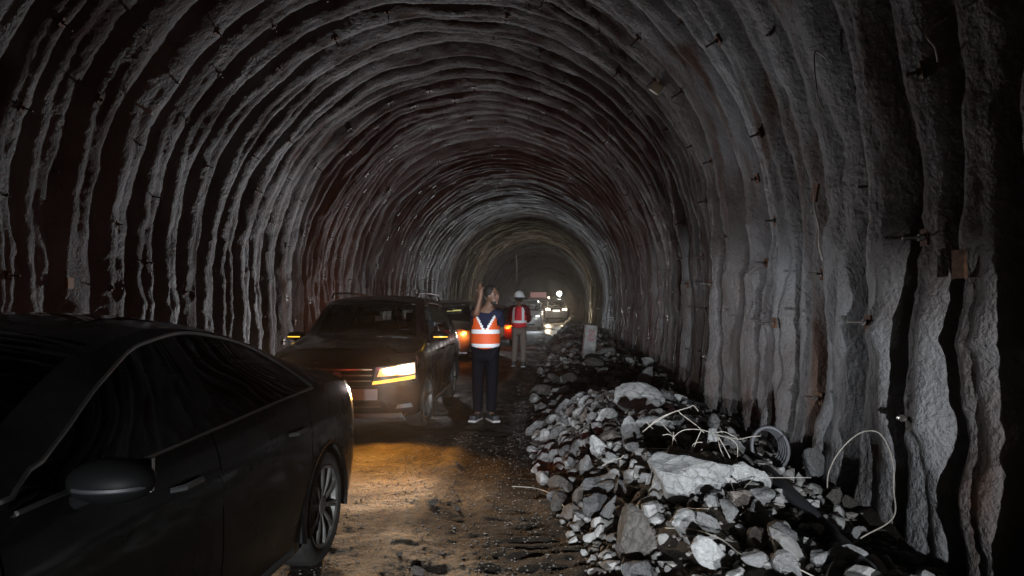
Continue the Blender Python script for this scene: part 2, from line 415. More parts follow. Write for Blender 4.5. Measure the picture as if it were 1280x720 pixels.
def build_ground():
    xs = np.concatenate([np.arange(-7.2, -2.2, .10), np.arange(-2.2, 2.0, .019), np.arange(2.0, 3.2, .08)])
    ys = list(np.arange(-18, 1.6, .3)); y = 1.6
    while y < 152: ys.append(y); y += max(.02, .0045*y)
    Y, X = np.meshgrid(np.array(ys), xs, indexing='ij')
    V = np.stack([X, Y, ground_h(X, Y)], -1).reshape(-1, 3)
    n, m = Y.shape; i = np.arange(n-1)[:, None]*m+np.arange(m-1)[None, :]
    F = np.stack([i, i+1, i+m+1, i+m], -1).reshape(-1, 4)
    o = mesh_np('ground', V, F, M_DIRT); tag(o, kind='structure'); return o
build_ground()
# puddles on the far part of the roadway
def puddle(cx, cy, rx, ry):
    n = 40; vs = [(cx, cy, 0)]; 
    for k in range(n):
        a = 2*math.pi*k/n; rr = 1+.22*math.sin(3*a+cx)+.13*math.sin(5*a+2)
        vs.append((cx+rx*rr*math.cos(a), cy+ry*rr*math.sin(a), 0))
    z = .028; vs = [(v[0], v[1], z) for v in vs]
    return vs, [(0, k+1, (k+1) % n+1) for k in range(n)]
mb = MB()
for c in ((-.35, 38, .6, 4.5), (-.3, 47, .9, 4.0), (-2.4, 33, .7, 1.6)):
    mb.add(*puddle(*c))
tag(mb.build('puddle_water', mat('muddy_water', (.03, .025, .02), .34, spec=.8, bump=.8, bscale=5, bdist=.02), smooth=False), kind='structure')

def ground_z(x, y): return float(ground_h(np.array([x]), np.array([y]))[0])
def hit(px, py):
    d = ray(px, py); o = Vector((0, 0, CH)); t = 1.5
    while t < 120:
        p = o+d*t
        if p.z <= .75 and p.z <= ground_z(p.x, p.y):
            a, b = t-(.08+.004*t), t
            for _ in range(6):
                c = (a+b)/2; p = o+d*c
                if p.z <= ground_z(p.x, p.y): b = c
                else: a = c
            return o+d*b
        t += .08+.004*t
    return o+d*t

# ------------------------------------------------------------------ CAR BUILDER
M_TYRE = mat('tyre_rubber', (.022, .02, .018), .85, bump=.3, bscale=60, var=.5, vscale=12)
M_RIM = mat('dusty_alloy', (.17, .165, .155), .5, .5, var=.3, vscale=14)
M_DARK = mat('dark_plastic', (.015, .015, .016), .55)
M_CHROME = mat('chrome_trim', (.62, .6, .58), .16, 1.0)
M_SEAT = mat('seat_fabric', (.035, .033, .032), .8, bump=.2, bscale=80)
M_GLASS = glass('clear_tinted_glass', (.62, .68, .67))
M_GLASS_DK = glass('dark_tinted_glass', (.16, .17, .17))
M_UNDER = mat('underbody_black', (.01, .01, .01), .9)
M_HEAD = mat('lit_headlight', (.8, .8, .8), .2, emit=(1, .88, .62), estr=11)
def _lens():
    m = M_HEAD; n = m.node_tree.nodes; l = m.node_tree.links; p = n['Principled BSDF']
    tc = n.new('ShaderNodeTexCoord'); sp = n.new('ShaderNodeSeparateXYZ'); l.new(tc.outputs['Object'], sp.inputs[0])
    ab = n.new('ShaderNodeMath'); ab.operation = 'ABSOLUTE'; l.new(sp.outputs[0], ab.inputs[0])
    cb = n.new('ShaderNodeCombineXYZ'); l.new(ab.outputs[0], cb.inputs[0]); l.new(sp.outputs[2], cb.inputs[2])
    cols = []
    for (cx, cz, rx) in ((.755, .787, 1.0), (.60, .765, 1.5)):
        sb = n.new('ShaderNodeVectorMath'); sb.operation = 'SUBTRACT'; sb.inputs[1].default_value = (cx, 0, cz); l.new(cb.outputs[0], sb.inputs[0])
        sc = n.new('ShaderNodeVectorMath'); sc.operation = 'MULTIPLY'; sc.inputs[1].default_value = (7*rx, 0, 12*rx); l.new(sb.outputs[0], sc.inputs[0])
        ln = n.new('ShaderNodeVectorMath'); ln.operation = 'LENGTH'; l.new(sc.outputs[0], ln.inputs[0]); cols.append(ln)
    mn = n.new('ShaderNodeMath'); mn.operation = 'MINIMUM'; l.new(cols[0].outputs['Value'], mn.inputs[0]); l.new(cols[1].outputs['Value'], mn.inputs[1])
    rp = n.new('ShaderNodeValToRGB'); e = rp.color_ramp.elements; e[0].position = .25; e[0].color = (1, .92, .72, 1); e[1].position = 1.0; e[1].color = (1, .42, .05, 1)
    l.new(mn.outputs[0], rp.inputs[0]); l.new(rp.outputs[0], p.inputs['Emission Color'])
    mr = n.new('ShaderNodeMapRange'); mr.inputs[1].default_value = .1; mr.inputs[2].default_value = 1.0; mr.inputs[3].default_value = 22; mr.inputs[4].default_value = 1.5
    l.new(mn.outputs[0], mr.inputs[0]); l.new(mr.outputs[0], p.inputs['Emission Strength'])
_lens()
M_AMBER = mat('lit_amber_lamp', (.8, .35, .05), .3, emit=(1, .36, .02), estr=7)
M_REDL = mat('lit_red_lamp', (.5, .02, .02), .25, emit=(1, .03, .02), estr=2.5)
M_LENS = mat('unlit_lamp_lens', (.35, .35, .36), .12, .3, coat=1)
M_PLATE = mat('white_number_plate', (.8, .76, .74), .45)

class Car:
    def __init__(c, S):
        c.S = S
        c.top, c.belt, c.hw, c.gh, c.wt, c.zs, c.bow = [pchip(S[k]) for k in ('top', 'belt', 'hw', 'gh', 'wt', 'zs', 'bow')]
        c.nside = S.get('nside', 14)
        c.side = pchip([(0, .955), (.12, .975), (.45, 1.0), (.72, .995), (.9, .97), (1, .93)])
        c.crown = S.get('crown', .05)
    def section(c, y):
        hw, gh, top = c.hw(y), c.gh(y), c.top(y); cr = c.crown
        rail = top-cr; belt = min(c.belt(y), rail-.012); zs = c.zs(y); wt = c.wt(y)
        S = c.S; inwin = S['yC'] <= y <= S['yA']
        wt = min(max(wt, belt+.004), rail-.006) if inwin else belt+.35*(rail-belt)
        rows = [(hw*.80, zs+.03)]
        for i in range(c.nside):
            s = i/(c.nside-1); rows.append((hw*c.side(s), zs+(belt-zs)*s))
        xb = hw*.93
        def gx(z):
            t = (z-belt)/max(rail-belt, 1e-3); return xb+(gh-xb)*t + .018*math.sin(math.pi*t)*(1 if rail-belt > .15 else 0)
        for t in (1/3, 2/3, 1): z = belt+(wt-belt)*t; rows.append((gx(z), z))
        for t in (.5, 1): z = wt+(rail-wt)*t; rows.append((gx(z), z))
        for u in (.93, .8, .6, .4, .2, 0): rows.append((gh*u, top-cr*u**2.6))
        return rows
    # fascia functions
    def fdepth(c, z, end):
        S = c.S; D = S['Df'] if end > 0 else S['Dr']; zb = S['zbf'] if end > 0 else S['zbr']; y0 = S['yf']-S['Df'] if end > 0 else S['yr']+S['Dr']
        zt = c.top(y0)+.001; zl = .35
        if z > zb: f = max(0, 1-((z-zb)/(zt-zb))**S.get('pf' if end > 0 else 'pr', 2.6))
        elif z < zl: f = 1-.35*((zl-z)/zl)**1.5
        else: f = 1
        return D*f
    def fas(c, x, z, end, off=0.0):
        S = c.S; y0 = S['yf']-S['Df'] if end > 0 else S['yr']+S['Dr']
        key = 'f%d' % end
        if not hasattr(c, key): setattr(c, key, c.section(y0))
        rows = getattr(c, key)
        zz = [r[1] for r in rows[1:]]; xx = [r[0] for r in rows[1:]]
        X = float(np.interp(z, zz, xx)); u = min(abs(x)/max(X, 1e-4), 1)
        d = c.fdepth(z, end)*((1-u**3.0)**.55 if end > 0 else (1-u**2.3)**.52)
        return Vector((x, y0+end*(d+off), z))
    def patch(c, corners, end, off=.004, nx=8, nz=3, thick=.02, mb=None, mi=0):
        mb = mb or MB(); bl, br, tr, tl = corners; g = []
        for k in (0, 1):
            o = off if k == 0 else off-thick
            for j in range(nz+1):
                for i in range(nx+1):
                    u, v = i/nx, j/nz
                    x = (bl[0]*(1-u)+br[0]*u)*(1-v)+(tl[0]*(1-u)+tr[0]*u)*v
                    z = (bl[1]*(1-u)+br[1]*u)*(1-v)+(tl[1]*(1-u)+tr[1]*u)*v
                    g.append(c.fas(x, z, end, o))
        N = (nx+1)*(nz+1); fs = []
        for j in range(nz):
            for i in range(nx):
                a = j*(nx+1)+i; fs.append((a, a+1, a+nx+2, a+nx+1)); fs.append((N+a, N+a+nx+1, N+a+nx+2, N+a+1))
        bd = [i for i in range(nx+1)]+[(j+1)*(nx+1)+nx for j in range(nz)]+[nz*(nx+1)+i for i in range(nx-1, -1, -1)]+[j*(nx+1) for j in range(nz-1, 0, -1)]
        for k in range(len(bd)):
            a, b = bd[k], bd[(k+1) % len(bd)]; fs.append((a, a+N, b+N, b))
        mb.add(g, fs, mi); return mb
    def side_x(c, y, z):
        rows = c.section(y); return float(np.interp(z, [r[1] for r in rows[1:]], [r[0] for r in rows[1:]]))
    def build(c, root, paint, glass_m, interior=True):
        S = c.S; y0, y1 = S['yr']+S['Dr'], S['yf']-S['Df']
        ds = S.get('ds', .035)
        keys = [y0, y1, S['yA'], S['yC'], S['cowl'], S['head'], S['rhead'], S['rbase']]
        seams = S.get('seams', [])
        for q in seams: keys += [q-.004, q+.004]
        for q in S['yB']: keys += [q-.045, q+.045]
        st = sorted(keys + [y for y in np.arange(y0, y1, ds) if min(abs(y-k) for k in keys) > ds*.45])
        secs = [c.section(y) for y in st]; nr = len(secs[0]); ns = c.nside
        jb = ns; jw = ns+3; jr = ns+5; jws = ns+6        # belt row, window-top row, rail row, windscreen edge row
        wheels = S['wheels']; RA = S['wr']+.045
        V = []; idx = {}
        def vid(i, j, sg):
            if j == nr-1: sg = 1
            k = (i, j, sg)
            if k not in idx:
                x, z = secs[i][j]; y = st[i]
                if j > jr: y += c.bow(y)*(1-(x/max(c.gh(st[i]), .01))**2)
                idx[k] = len(V); V.append(Vector((sg*x, y, z)))
            return idx[k]
        groups = {}
        def put(name, f): groups.setdefault(name, []).append(f)
        for i in range(len(st)-1):
            ym = (st[i]+st[i+1])/2
            for j in range(nr-1):
                zm = sum(secs[a][b][1] for a in (i, i+1) for b in (j, j+1))/4
                if j <= ns and any((ym-wy)**2+(zm-S['wr'])**2 < RA**2 for wy in wheels): continue
                for sg in (-1, 1):
                    q = (vid(i, j, sg), vid(i+1, j, sg), vid(i+1, j+1, sg), vid(i, j+1, sg)); q = tuple(dict.fromkeys(q))
                    if sg < 0: q = q[::-1]
                    g = 'body'
                    if jb <= j < jw and S['yC'] < ym < S['yA']:
                        pil = [abs(ym-b) < .045 for b in S['yB']]
                        if any(pil): g = 'pillar_%d_%d' % (pil.index(True), sg)
                        else:
                            nwin = sum(ym < b for b in S['yB']); g = 'window_%d_%d' % (nwin, sg)
                    elif j >= jws and S['head'] < ym < S['cowl']-.0: 
                        g = 'windscreen' if ym < S['cowl'] else 'body'
                    elif j >= jws and S['rbase'] < ym < S['rhead']: g = 'rear_window'
                    elif len(seams) >= 2 and 3 <= j < jb and seams[0] < ym < seams[-1]:
                        if any(abs(ym-q_) < .004 for q_ in seams): continue
                        k = sum(ym > q_ for q_ in seams); g = 'door_%d_%d' % (k, sg)
                    elif len(seams) >= 2 and 3 <= j < jb and any(abs(ym-q_) < .004 for q_ in seams): continue
                    put(g, q)
        # snap arch edges onto circles
        for v in V:
            for wy in wheels:
                dy, dz = v.y-wy, v.z-S['wr']; dd = math.hypot(dy, dz)
                if dd < RA+.012 and dd > .05 and abs(v.x) > c.hw(v.y)*.7 and v.z < c.belt(v.y)-.01:
                    v.y = wy+dy/dd*RA; v.z = S['wr']+dz/dd*RA
        # end domes
        for end, yi in ((1, len(st)-1), (-1, 0)):
            rows = secs[yi]; nu = 14
            grid = []
            for j in range(1, nr):
                row = []
                for k in range(-nu, nu+1):
                    u = math.copysign(1-(1-abs(k)/nu)**1.5, k) if k else 0
                    if abs(k) == nu and (yi, j, int(math.copysign(1, k))) in idx or j == nr-1 and False:
                        row.append(vid(yi, j, int(math.copysign(1, k))))
                    else:
                        x, z = rows[j]; V.append(c.fas(u*x, z, end) if x > 1e-4 else Vector((0, st[yi], z))); row.append(len(V)-1)
                grid.append(row)
            for a in range(len(grid)-1):
                for b in range(2*nu):
                    q = (grid[a][b], grid[a][b+1], grid[a+1][b+1], grid[a+1][b]); q = tuple(dict.fromkeys(q))
                    if len(q) > 2: put('body', q)
        def emit(name, fs, m, par):
            used = sorted({i for f in fs for i in f}); mp = {a: b for b, a in enumerate(used)}
            me = bpy.data.meshes.new(name); me.from_pydata([V[i] for i in used], [], [tuple(mp[i] for i in f) for f in fs]); me.materials.append(m)
            bm = bmesh.new(); bm.from_mesh(me); bmesh.ops.remove_doubles(bm, verts=bm.verts, dist=.0008)
            bmesh.ops.recalc_face_normals(bm, faces=bm.faces); bm.to_mesh(me); bm.free()
            me.polygons.foreach_set('use_smooth', [True]*len(me.polygons)); me.set_sharp_from_angle(angle=R(32))
            o = bpy.data.objects.new(name, me); COL.objects.link(o); o.parent = par; return o
        doors = []
        for g, fs in groups.items():
            if g == 'body': c.body = emit('body', fs, paint, root)
            elif g.startswith('pillar'): emit('door_pillar', fs, mat('pillar_gloss_black', (.004, .004, .004), .16, spec=.4), root)
            elif g == 'windscreen': emit('windscreen', fs, S.get('ws_glass', glass_m), root)
            elif g == 'rear_window': emit('rear_window', fs, glass_m, root)
            elif g.startswith('window'): emit('side_window', fs, glass_m, root)
            elif g.startswith('door'):
                doors.append((g, emit('door', fs, paint, root)))
        # underbody, liners
        mb = MB(); hwm = max(c.hw(y) for y in st)
        mb.box((0, (S['yf']+S['yr'])/2, S['floor']), (hwm*1.5, S['yf']-S['yr']-.35, .04))
        for wy in wheels:
            for sg in (-1, 1):
                xo = sg*(c.hw(wy)-.012); xi = sg*(c.hw(wy)-.30); n = 22; vs = []; fs = []
                for k in range(n+1):
                    a = math.pi*k/n*1.16-.25
                    yy, zz = wy+(RA+.004)*math.cos(a), S['wr']+(RA+.004)*math.sin(a)
                    vs += [(xo, yy, zz), (xi, yy, zz)]
                for k in range(n): fs.append((2*k, 2*k+1, 2*k+3, 2*k+2))
                b = len(vs); vs.append((xi, wy, S['wr'])); fs += [(2*k+1, b, 2*k+3) for k in range(n)]
                mb.add(vs, fs)
        mb.build('underbody', M_UNDER, root)
        # wheels
        wr = S['wr']; tw = S.get('tw', .225)
        for wy in wheels:
            for sg in (-1, 1):
                steer = S.get('steer', 0) if wy > 0 else 0
                wroot_x = sg*(c.hw(wy)-.02-tw/2)
                h = tw/2; rr = wr*.70
                pr = [(-h*.85, rr), (-h, rr+.02), (-h*1.04, (rr+wr)/2), (-h*.92, wr-.02), (-h*.75, wr-.004), (-h*.3, wr), (h*.3, wr), (h*.75, wr-.004), (h*.92, wr-.02), (h*1.04, (rr+wr)/2), (h, rr+.02), (h*.85, rr)]
                mb = MB().lathe(pr, 'x', n=48); 
                for g_ in (-.5, 0, .5): mb.lathe([(h*g_-.006, wr+.0005), (h*g_+.006, wr+.0005)], 'x', n=48)
                t = mb.build('wheel', M_TYRE, root); t.location = (wroot_x, wy, wr); t.rotation_euler = (0.3*wy, 0, steer)
                mb = MB(); so = sg*h
                mb.lathe([(sg*h*.9, rr+.004), (sg*h*.98, rr), (sg*h*.9, rr-.018), (sg*h*.2, rr-.03), (-sg*h*.8, rr-.02)], 'x', n=48)
                nsp = S.get('spokes', 10)
                for k in range(nsp):
                    a = 2*math.pi*k/nsp; ca, sa = math.cos(a), math.sin(a)
                    for dlt in (-.055, .055):
                        a2 = a+dlt; p0 = Vector((sg*h*.72, .045*math.cos(a), .045*math.sin(a))); p1 = Vector((sg*h*.88, (rr-.012)*math.cos(a2), (rr-.012)*math.sin(a2)))
                        mb.tube([p0, (p0+p1)/2+Vector((sg*.008, 0, 0)), p1], [.012, .009, .010], 5)
                mb.lathe([(sg*h*.86, .001), (sg*h*.86, .05), (sg*h*.7, .062)], 'x', n=20)
                r_ = mb.build('rim', M_RIM, t)
                d_ = MB().lathe([(sg*h*.25, .0), (sg*h*.25, wr*.5), (sg*h*.1, wr*.5)], 'x', n=28).build('brake_disc', mat('brake_steel', (.1, .09, .085), .5, .7), t)
        if interior:
            mb = MB(); fz = S['floor']+.10; yd = S['cowl']-.18; bz = c.belt(yd)
            MB().box((0, yd-.12, bz-.12), (hwm*1.55, .42, .24), bev=.05).build('dashboard', M_DARK, root)
            seats = S.get('seats', [(-.38, S['cowl']-1.25), (.38, S['cowl']-1.25)])
            for (sx, sy) in seats:
                s_ = MB().box((sx, sy, fz+.25), (.5, .52, .2), bev=.05).box((sx, sy-.30, fz+.55), (.48, .16, .62), rot=(.25, 0, 0), bev=.06).build('seat', M_SEAT, root)
                MB().box((sx, sy-.40, fz+.94), (.26, .1, .18), rot=(.2, 0, 0), bev=.04).build('headrest', M_SEAT, s_)
            MB().box((0, S['cowl']-2.1, fz+.25), (1.25, .5, .2), bev=.05).box((0, S['cowl']-2.42, fz+.55), (1.25, .16, .6), rot=(.25, 0, 0), bev=.06).build('rear_seat', M_SEAT, root)
            sx, sy = seats[0]
            mb = MB(); cxx = Vector((sx, sy+.52, bz-.02)); ring = []
            for k in range(25):
                a = 2*math.pi*k/24; ring.append(cxx+Vector((.18*math.cos(a), .07*math.sin(a), .165*math.sin(a))))
            mb.tube(ring, .014, 6); mb.box(cxx, (.34, .03, .04)); mb.build('steering_wheel', M_DARK, root)
            MB().box((0, S['head']+.12, c.top(S['head']+.12)-.13), (.24, .03, .07), bev=.01).build('inner_mirror', M_DARK, root)
        return c
def mirrors(c, root, y, z, paint, amber=None, mpaint=None):
    for sg in (-1, 1):
        x = c.side_x(y, z-.02)
        mb = MB().ball((sg*(x+.135), y+.01, z+.02), 1.0, (.13, .085, .066), 3)
        mb.tube([(sg*(x-.02), y-.01, z-.06), (sg*(x+.07), y, z-.03)], [.03, .022], 8)
        o = mb.build('wing_mirror', mpaint or paint, root)
        MB().box((sg*(x+.13), y-.060, z+.02), (.165, .02, .10), rot=(0, 0, sg*-.12)).build('mirror_glass', M_CHROME, o)
        MB().tube([(sg*(x+.135+.118*math.sin(a)), y+.012+.083*math.cos(a), z+.010) for a in np.linspace(-.6, 1.3, 12)], .008, 6).build('indicator_strip', amber or M_LENS, o)
def handles(c, root, ys, z, m):
    for y in ys:
        for sg in (-1, 1):
            x = c.side_x(y, z)
            MB().tube([(sg*(x-.005), y-.10, z), (sg*(x+.028), y-.07, z+.003), (sg*(x+.03), y+.05, z+.003), (sg*(x-.005), y+.09, z)], [.010, .013, .013, .010], 6).build('door_handle', m, root)
def trim_arc(c, root, m, r=.007):
    S = c.S
    for sg in (-1, 1):
        ptsT, ptsB = [], []
        n = 60
        for k in range(n+1):
            y = S['yC']+(S['yA']-S['yC'])*k/n; rows = c.section(y); ns = c.nside
            ptsT.append((sg*(rows[ns+3][0]+.003), y, rows[ns+3][1]+.004)); ptsB.append((sg*(rows[ns][0]+.003), y, rows[ns][1]+.002))
        MB().tube(ptsT, r, 5).tube(ptsB, r, 5).build('window_trim', m, root)

# ------------------------------------------------------------------ NEAR SEDAN
def beams(root, pts, power, color, aim=(0, 1, -.09), angle=150, size=.06):
    for (x, y, z) in pts: lamp('headlight_or_fill_beam', 'SPOT', (x, y, z), power, color, root, aim, size, angle, .8)
M_SEDAN = mat('dusty_black_paint', (.0045, .0042, .004), .28, var=.5, vscale=3.0, coat=.3, rvar=.08, spec=.2)
M_SEDAN.node_tree.nodes['Principled BSDF'].inputs['Coat Roughness'].default_value = .09
SED = dict(
    top=[(-2.45, 1.02), (-2.30, 1.075), (-2.0, 1.13), (-1.72, 1.17), (-1.35, 1.285), (-1.0, 1.39), (-.6, 1.465), (-.15, 1.495), (.02, 1.475), (.18, 1.44), (1.05, 1.05), (1.5, .99), (2.1, .87), (2.4, .72)],
    belt=[(-2.45, .93), (-2.1, 1.0), (-1.5, 1.05), (-1.2, 1.045), (0, 1.0), (.8, .975), (1.3, .94), (2.0, .84), (2.4, .68)],
    hw=[(-2.45, .83), (-2.15, .87), (-1.7, .908), (-1.2, .918), (0, .912), (1.2, .912), (1.8, .895), (2.4, .80)],
    gh=[(-2.4, .74), (-2.0, .72), (-1.6, .66), (-1.1, .60), (-.4, .585), (.15, .60), (.8, .70), (1.1, .78), (2.3, .72)],
    wt=[(-1.30, 1.056), (-1.24, 1.13), (-1.13, 1.21), (-.97, 1.295), (-.7, 1.36), (-.35, 1.40), (-.02, 1.37), (.28, 1.26), (.56, 1.12), (.86, .985)],
    zs=[(-2.45, .30), (-1.9, .24), (-1.0, .20), (1.0, .20), (1.9, .22), (2.4, .26)],
    bow=[(-2.3, -.05), (-1.7, -.10), (-.9, -.06), (-.4, 0), (.1, .05), (1.0, .16), (2.3, .05)],
    yC=-1.30, yA=.86, cowl=1.05, head=.18, rhead=-.75, rbase=-1.75, yB=[-.22], yr=-2.45, yf=2.42, Dr=.50, Df=.30, zbr=.82, zbf=.55,
    pr=3.2, wheels=[-1.42, 1.39], wr=.335, floor=.24, seams=[-1.15, -.15, .95], ds=.03, spokes=10, crown=.065, nside=16)
sed = empty('sedan', (-2.30, 2.60, 0), math.pi)
tag(sed, 'black dusty sedan with chrome window line, cut off by the left edge of the photo', 'car')
cs = Car(SED).build(sed, M_SEDAN, M_GLASS_DK)
trim_arc(cs, sed, mat('brushed_trim', (.45, .44, .43), .3, 1.0), .008)
mirrors(cs, sed, .66, .995, M_SEDAN, M_DARK, mat('mirror_black', (.004, .004, .004), .55, spec=.08))
handles(cs, sed, (-.93, .12), .86, mat('dull_chrome', (.14, .14, .14), .35, .8))
for sg in (-1, 1):
    o = cs.patch([(sg*.46, .80), (sg*.86, .80), (sg*.84, .95), (sg*.46, .95)], -1, .006, 10, 4).build('tail_light', mat('red_lens', (.35, .01, .012), .15, coat=1), sed)
    cs.patch([(sg*.50, .855), (sg*.83, .855), (sg*.82, .885), (sg*.50, .885)], -1, .010, 10, 1, .008).build('lit_strip', M_REDL, o)
    o = cs.patch([(sg*.45, .62), (sg*.80, .64), (sg*.78, .76), (sg*.50, .72)], 1, .006, 8, 3).build('headlight', M_LENS, sed)
    lamp('tail_light_glow', 'SPOT', (sg*.66, -2.50, .87), P_TAIL, (1, .06, .04), sed, (0, -1, -.1), .05, 150, .5)
cs.patch([(-.26, .56), (.26, .56), (.26, .69), (-.26, .69)], -1, .012, 6, 1).build('number_plate', M_PLATE, sed)
cs.patch([(-.60, .28), (.60, .28), (.70, .40), (-.70, .40)], -1, .006, 10, 2).build('rear_valance', M_DARK, sed)
for sg in (-1, 1):
    for wy in SED['wheels']:
        MB().tube([(sg*(cs.hw(wy+.38*math.cos(a))-.006), wy+.378*math.cos(a), .335+.378*math.sin(a)) for a in np.linspace(-.25, math.pi+.25, 30)], .014, 6).build('wheel_arch_lip', M_SEDAN, sed)
# side skirt, roof antenna, sunroof
for sg in (-1, 1):
    MB().tube([(sg*.875, y, .235) for y in (-.95, -.4, .2, .95)], .022, 6).build('side_skirt', mat('skirt_trim', (.06, .06, .06), .35), sed)
mb = MB(); rows = []
for y in np.linspace(-.62, .12, 8):
    rows.append([(x, y, cs.top(y)-cs.crown*(abs(x)/cs.gh(y))**2.6+.004) for x in np.linspace(-.40, .40, 9)])
vs = [p for r_ in rows for p in r_]; mb.add(vs, [(a*9+b, a*9+b+1, a*9+b+10, a*9+b+9) for a in range(7) for b in range(8)])
mb.build('sunroof', mat('sunroof_glass', (.01, .01, .012), .12, coat=1), sed)

# ------------------------------------------------------------------ DARK SUV
M_SUV = mat('dusty_brown_paint', (.022, .013, .011), .36, var=.35, vscale=2.5, coat=.6, rvar=.12)
SUV = dict(
    top=[(-2.25, 1.0), (-2.1, 1.18), (-1.95, 1.45), (-1.6, 1.60), (-1.0, 1.655), (0, 1.67), (.35, 1.63), (.55, 1.585), (1.12, 1.17), (1.4, 1.11), (1.9, 1.02), (2.2, .90)],
    belt=[(-2.25, .95), (-1.8, 1.10), (0, 1.03), (.9, 1.02), (1.5, 1.0), (1.95, .95), (2.2, .84)],
    hw=[(-2.25, .86), (-1.9, .905), (-1.3, .92), (1.3, .92), (1.8, .91), (2.2, .86)],
    gh=[(-2.25, .70), (-1.9, .64), (-1.0, .63), (.5, .645), (1.0, .74), (1.25, .80), (2.0, .80), (2.2, .76)],
    wt=[(-1.86, 1.12), (-1.7, 1.40), (-1.2, 1.51), (-.2, 1.55), (.3, 1.51), (.55, 1.40), (.8, 1.23), (1.05, 1.04)],
    zs=[(-2.25, .35), (-1.8, .27), (1.8, .24), (2.2, .22)],
    bow=[(-2.2, -.04), (-1.7, -.05), (0, 0), (.5, .06), (1.2, .13), (2.1, .04)],
    yC=-1.86, yA=1.05, cowl=1.14, head=.52, rhead=-1.75, rbase=-2.05, yB=[-.12, -1.25], yr=-2.27, yf=2.22, Dr=.18, Df=.30, zbr=.9, zbf=.78,
    pf=2.2, wheels=[-1.33, 1.34], wr=.35, floor=.28, seams=[-1.05, -.12, 1.0], ws_glass=glass('clear_windscreen', (.86, .88, .87)), ds=.04, spokes=5, crown=.05, nside=14, steer=-.12)
suv = empty('suv', (-2.64, 9.97, 0), math.pi+.03)
tag(suv, 'dark brown SUV behind the black sedan, one headlight glaring, a driver at the wheel', 'car')
cv = Car(SUV).build(suv, M_SUV, M_GLASS)
mirrors(cv, suv, .84, 1.09, M_SUV, mat('lit_amber_strip', (.8, .5, .1), .3, emit=(1, .55, .05), estr=1.6))
handles(cv, suv, (-.95, .12), .90, M_CHROME); trim_arc(cv, suv, M_CHROME, .006)
for sg in (-1, 1):
    hs = cv.patch([(sg*.40, .60), (sg*.87, .66), (sg*.86, .86), (sg*.44, .81)], 1, .004, 12, 4).build('headlight', M_LENS, suv)
    cv.patch([(sg*.455, .70), (sg*.86, .725), (sg*.85, .848), (sg*.49, .79)], 1, .012, 12, 4, .01).build('lit_lens', M_HEAD, hs)
    cv.patch([(sg*.40, .612), (sg*.86, .668), (sg*.86, .705), (sg*.41, .645)], 1, .014, 12, 1, .01).build('indicator', mat('lit_yellow_strip', (.8, .5, .1), .3, emit=(1, .48, .05), estr=2.2), hs)
    fg = cv.patch([(sg*.58, .31), (sg*.86, .32), (sg*.84, .40), (sg*.62, .385)], 1, .005, 6, 2).build('fog_light_housing', M_DARK, suv)
    cv.patch([(sg*.66, .33), (sg*.84, .335), (sg*.82, .385), (sg*.68, .375)], 1, .012, 6, 2, .008).build('fog_light', M_LENS, fg)
    MB().tube([(sg*.60, y, 1.685+.02*math.sin((y+1.5)/2.0*math.pi)) for y in np.linspace(-1.5, .4, 10)], .016, 6).tube([(sg*.60, .4, 1.69), (sg*.60, .5, 1.63)], .014, 6).tube([(sg*.60, -1.5, 1.69), (sg*.60, -1.62, 1.60)], .014, 6).build('roof_rail', M_CHROME, suv)
    MB().tube([(sg*(cv.hw(y)-.01), y, .27) for y in (-1.0, -.3, .3, .95)], .03, 6).build('side_skirt', M_DARK, suv)
    # flared dark wheel arch trims
    for wy in SUV['wheels']:
        MB().tube([(sg*(cv.hw(wy)-.004), wy+.40*math.cos(a), .35+.40*math.sin(a)) for a in np.linspace(-.1, math.pi+.1, 24)], .018, 5).build('wheel_arch_trim', M_DARK, suv)
gr = cv.patch([(-.39, .605), (.39, .605), (.43, .81), (-.43, .81)], 1, .004, 14, 4).build('grille', M_DARK, suv)
for z in (.655, .717, .783): cv.patch([(-.40, z-.007), (.40, z-.007), (.40, z+.007), (-.40, z+.007)], 1, .016, 14, 1, .012).build('grille_bar', M_CHROME, gr)
em = MB(); p0 = cv.fas(0, .715, 1, .02); em.lathe([(0, .052), (.012, .055), (.012, .045), (.006, .043), (.006, .0)], 'y', (p0.x, p0.y, p0.z), 24).build('round_badge', M_CHROME, gr)
np_ = cv.patch([(-.46, .435), (.04, .435), (.04, .560), (-.46, .560)], 1, .020, 6, 1, .012).build('number_plate', M_PLATE, suv)
cv.patch([(-.15, .445), (.02, .445), (.02, .55), (-.15, .55)], 1, .0225, 3, 1, .002).build('red_field', mat('red_plate_field', (.5, .03, .04), .4), np_)
lg = cv.patch([(-.60, .30), (.60, .30), (.54, .42), (-.54, .42)], 1, .004, 14, 3).build('lower_grille', M_DARK, suv)
cv.patch([(-.50, .352), (.50, .352), (.50, .362), (-.50, .362)], 1, .014, 14, 1, .01).build('lower_trim', M_CHROME, lg)
cv.patch([(-.74, .225), (.74, .225), (.72, .275), (-.72, .275)], 1, .010, 14, 1).build('skid_plate', mat('skid_silver', (.4, .38, .37), .4, .5), suv)
cv.patch([(-.84, .565), (.84, .565), (.84, .59), (-.84, .59)], 1, .006, 18, 1, .01).build('bumper_crease', M_SUV, suv)
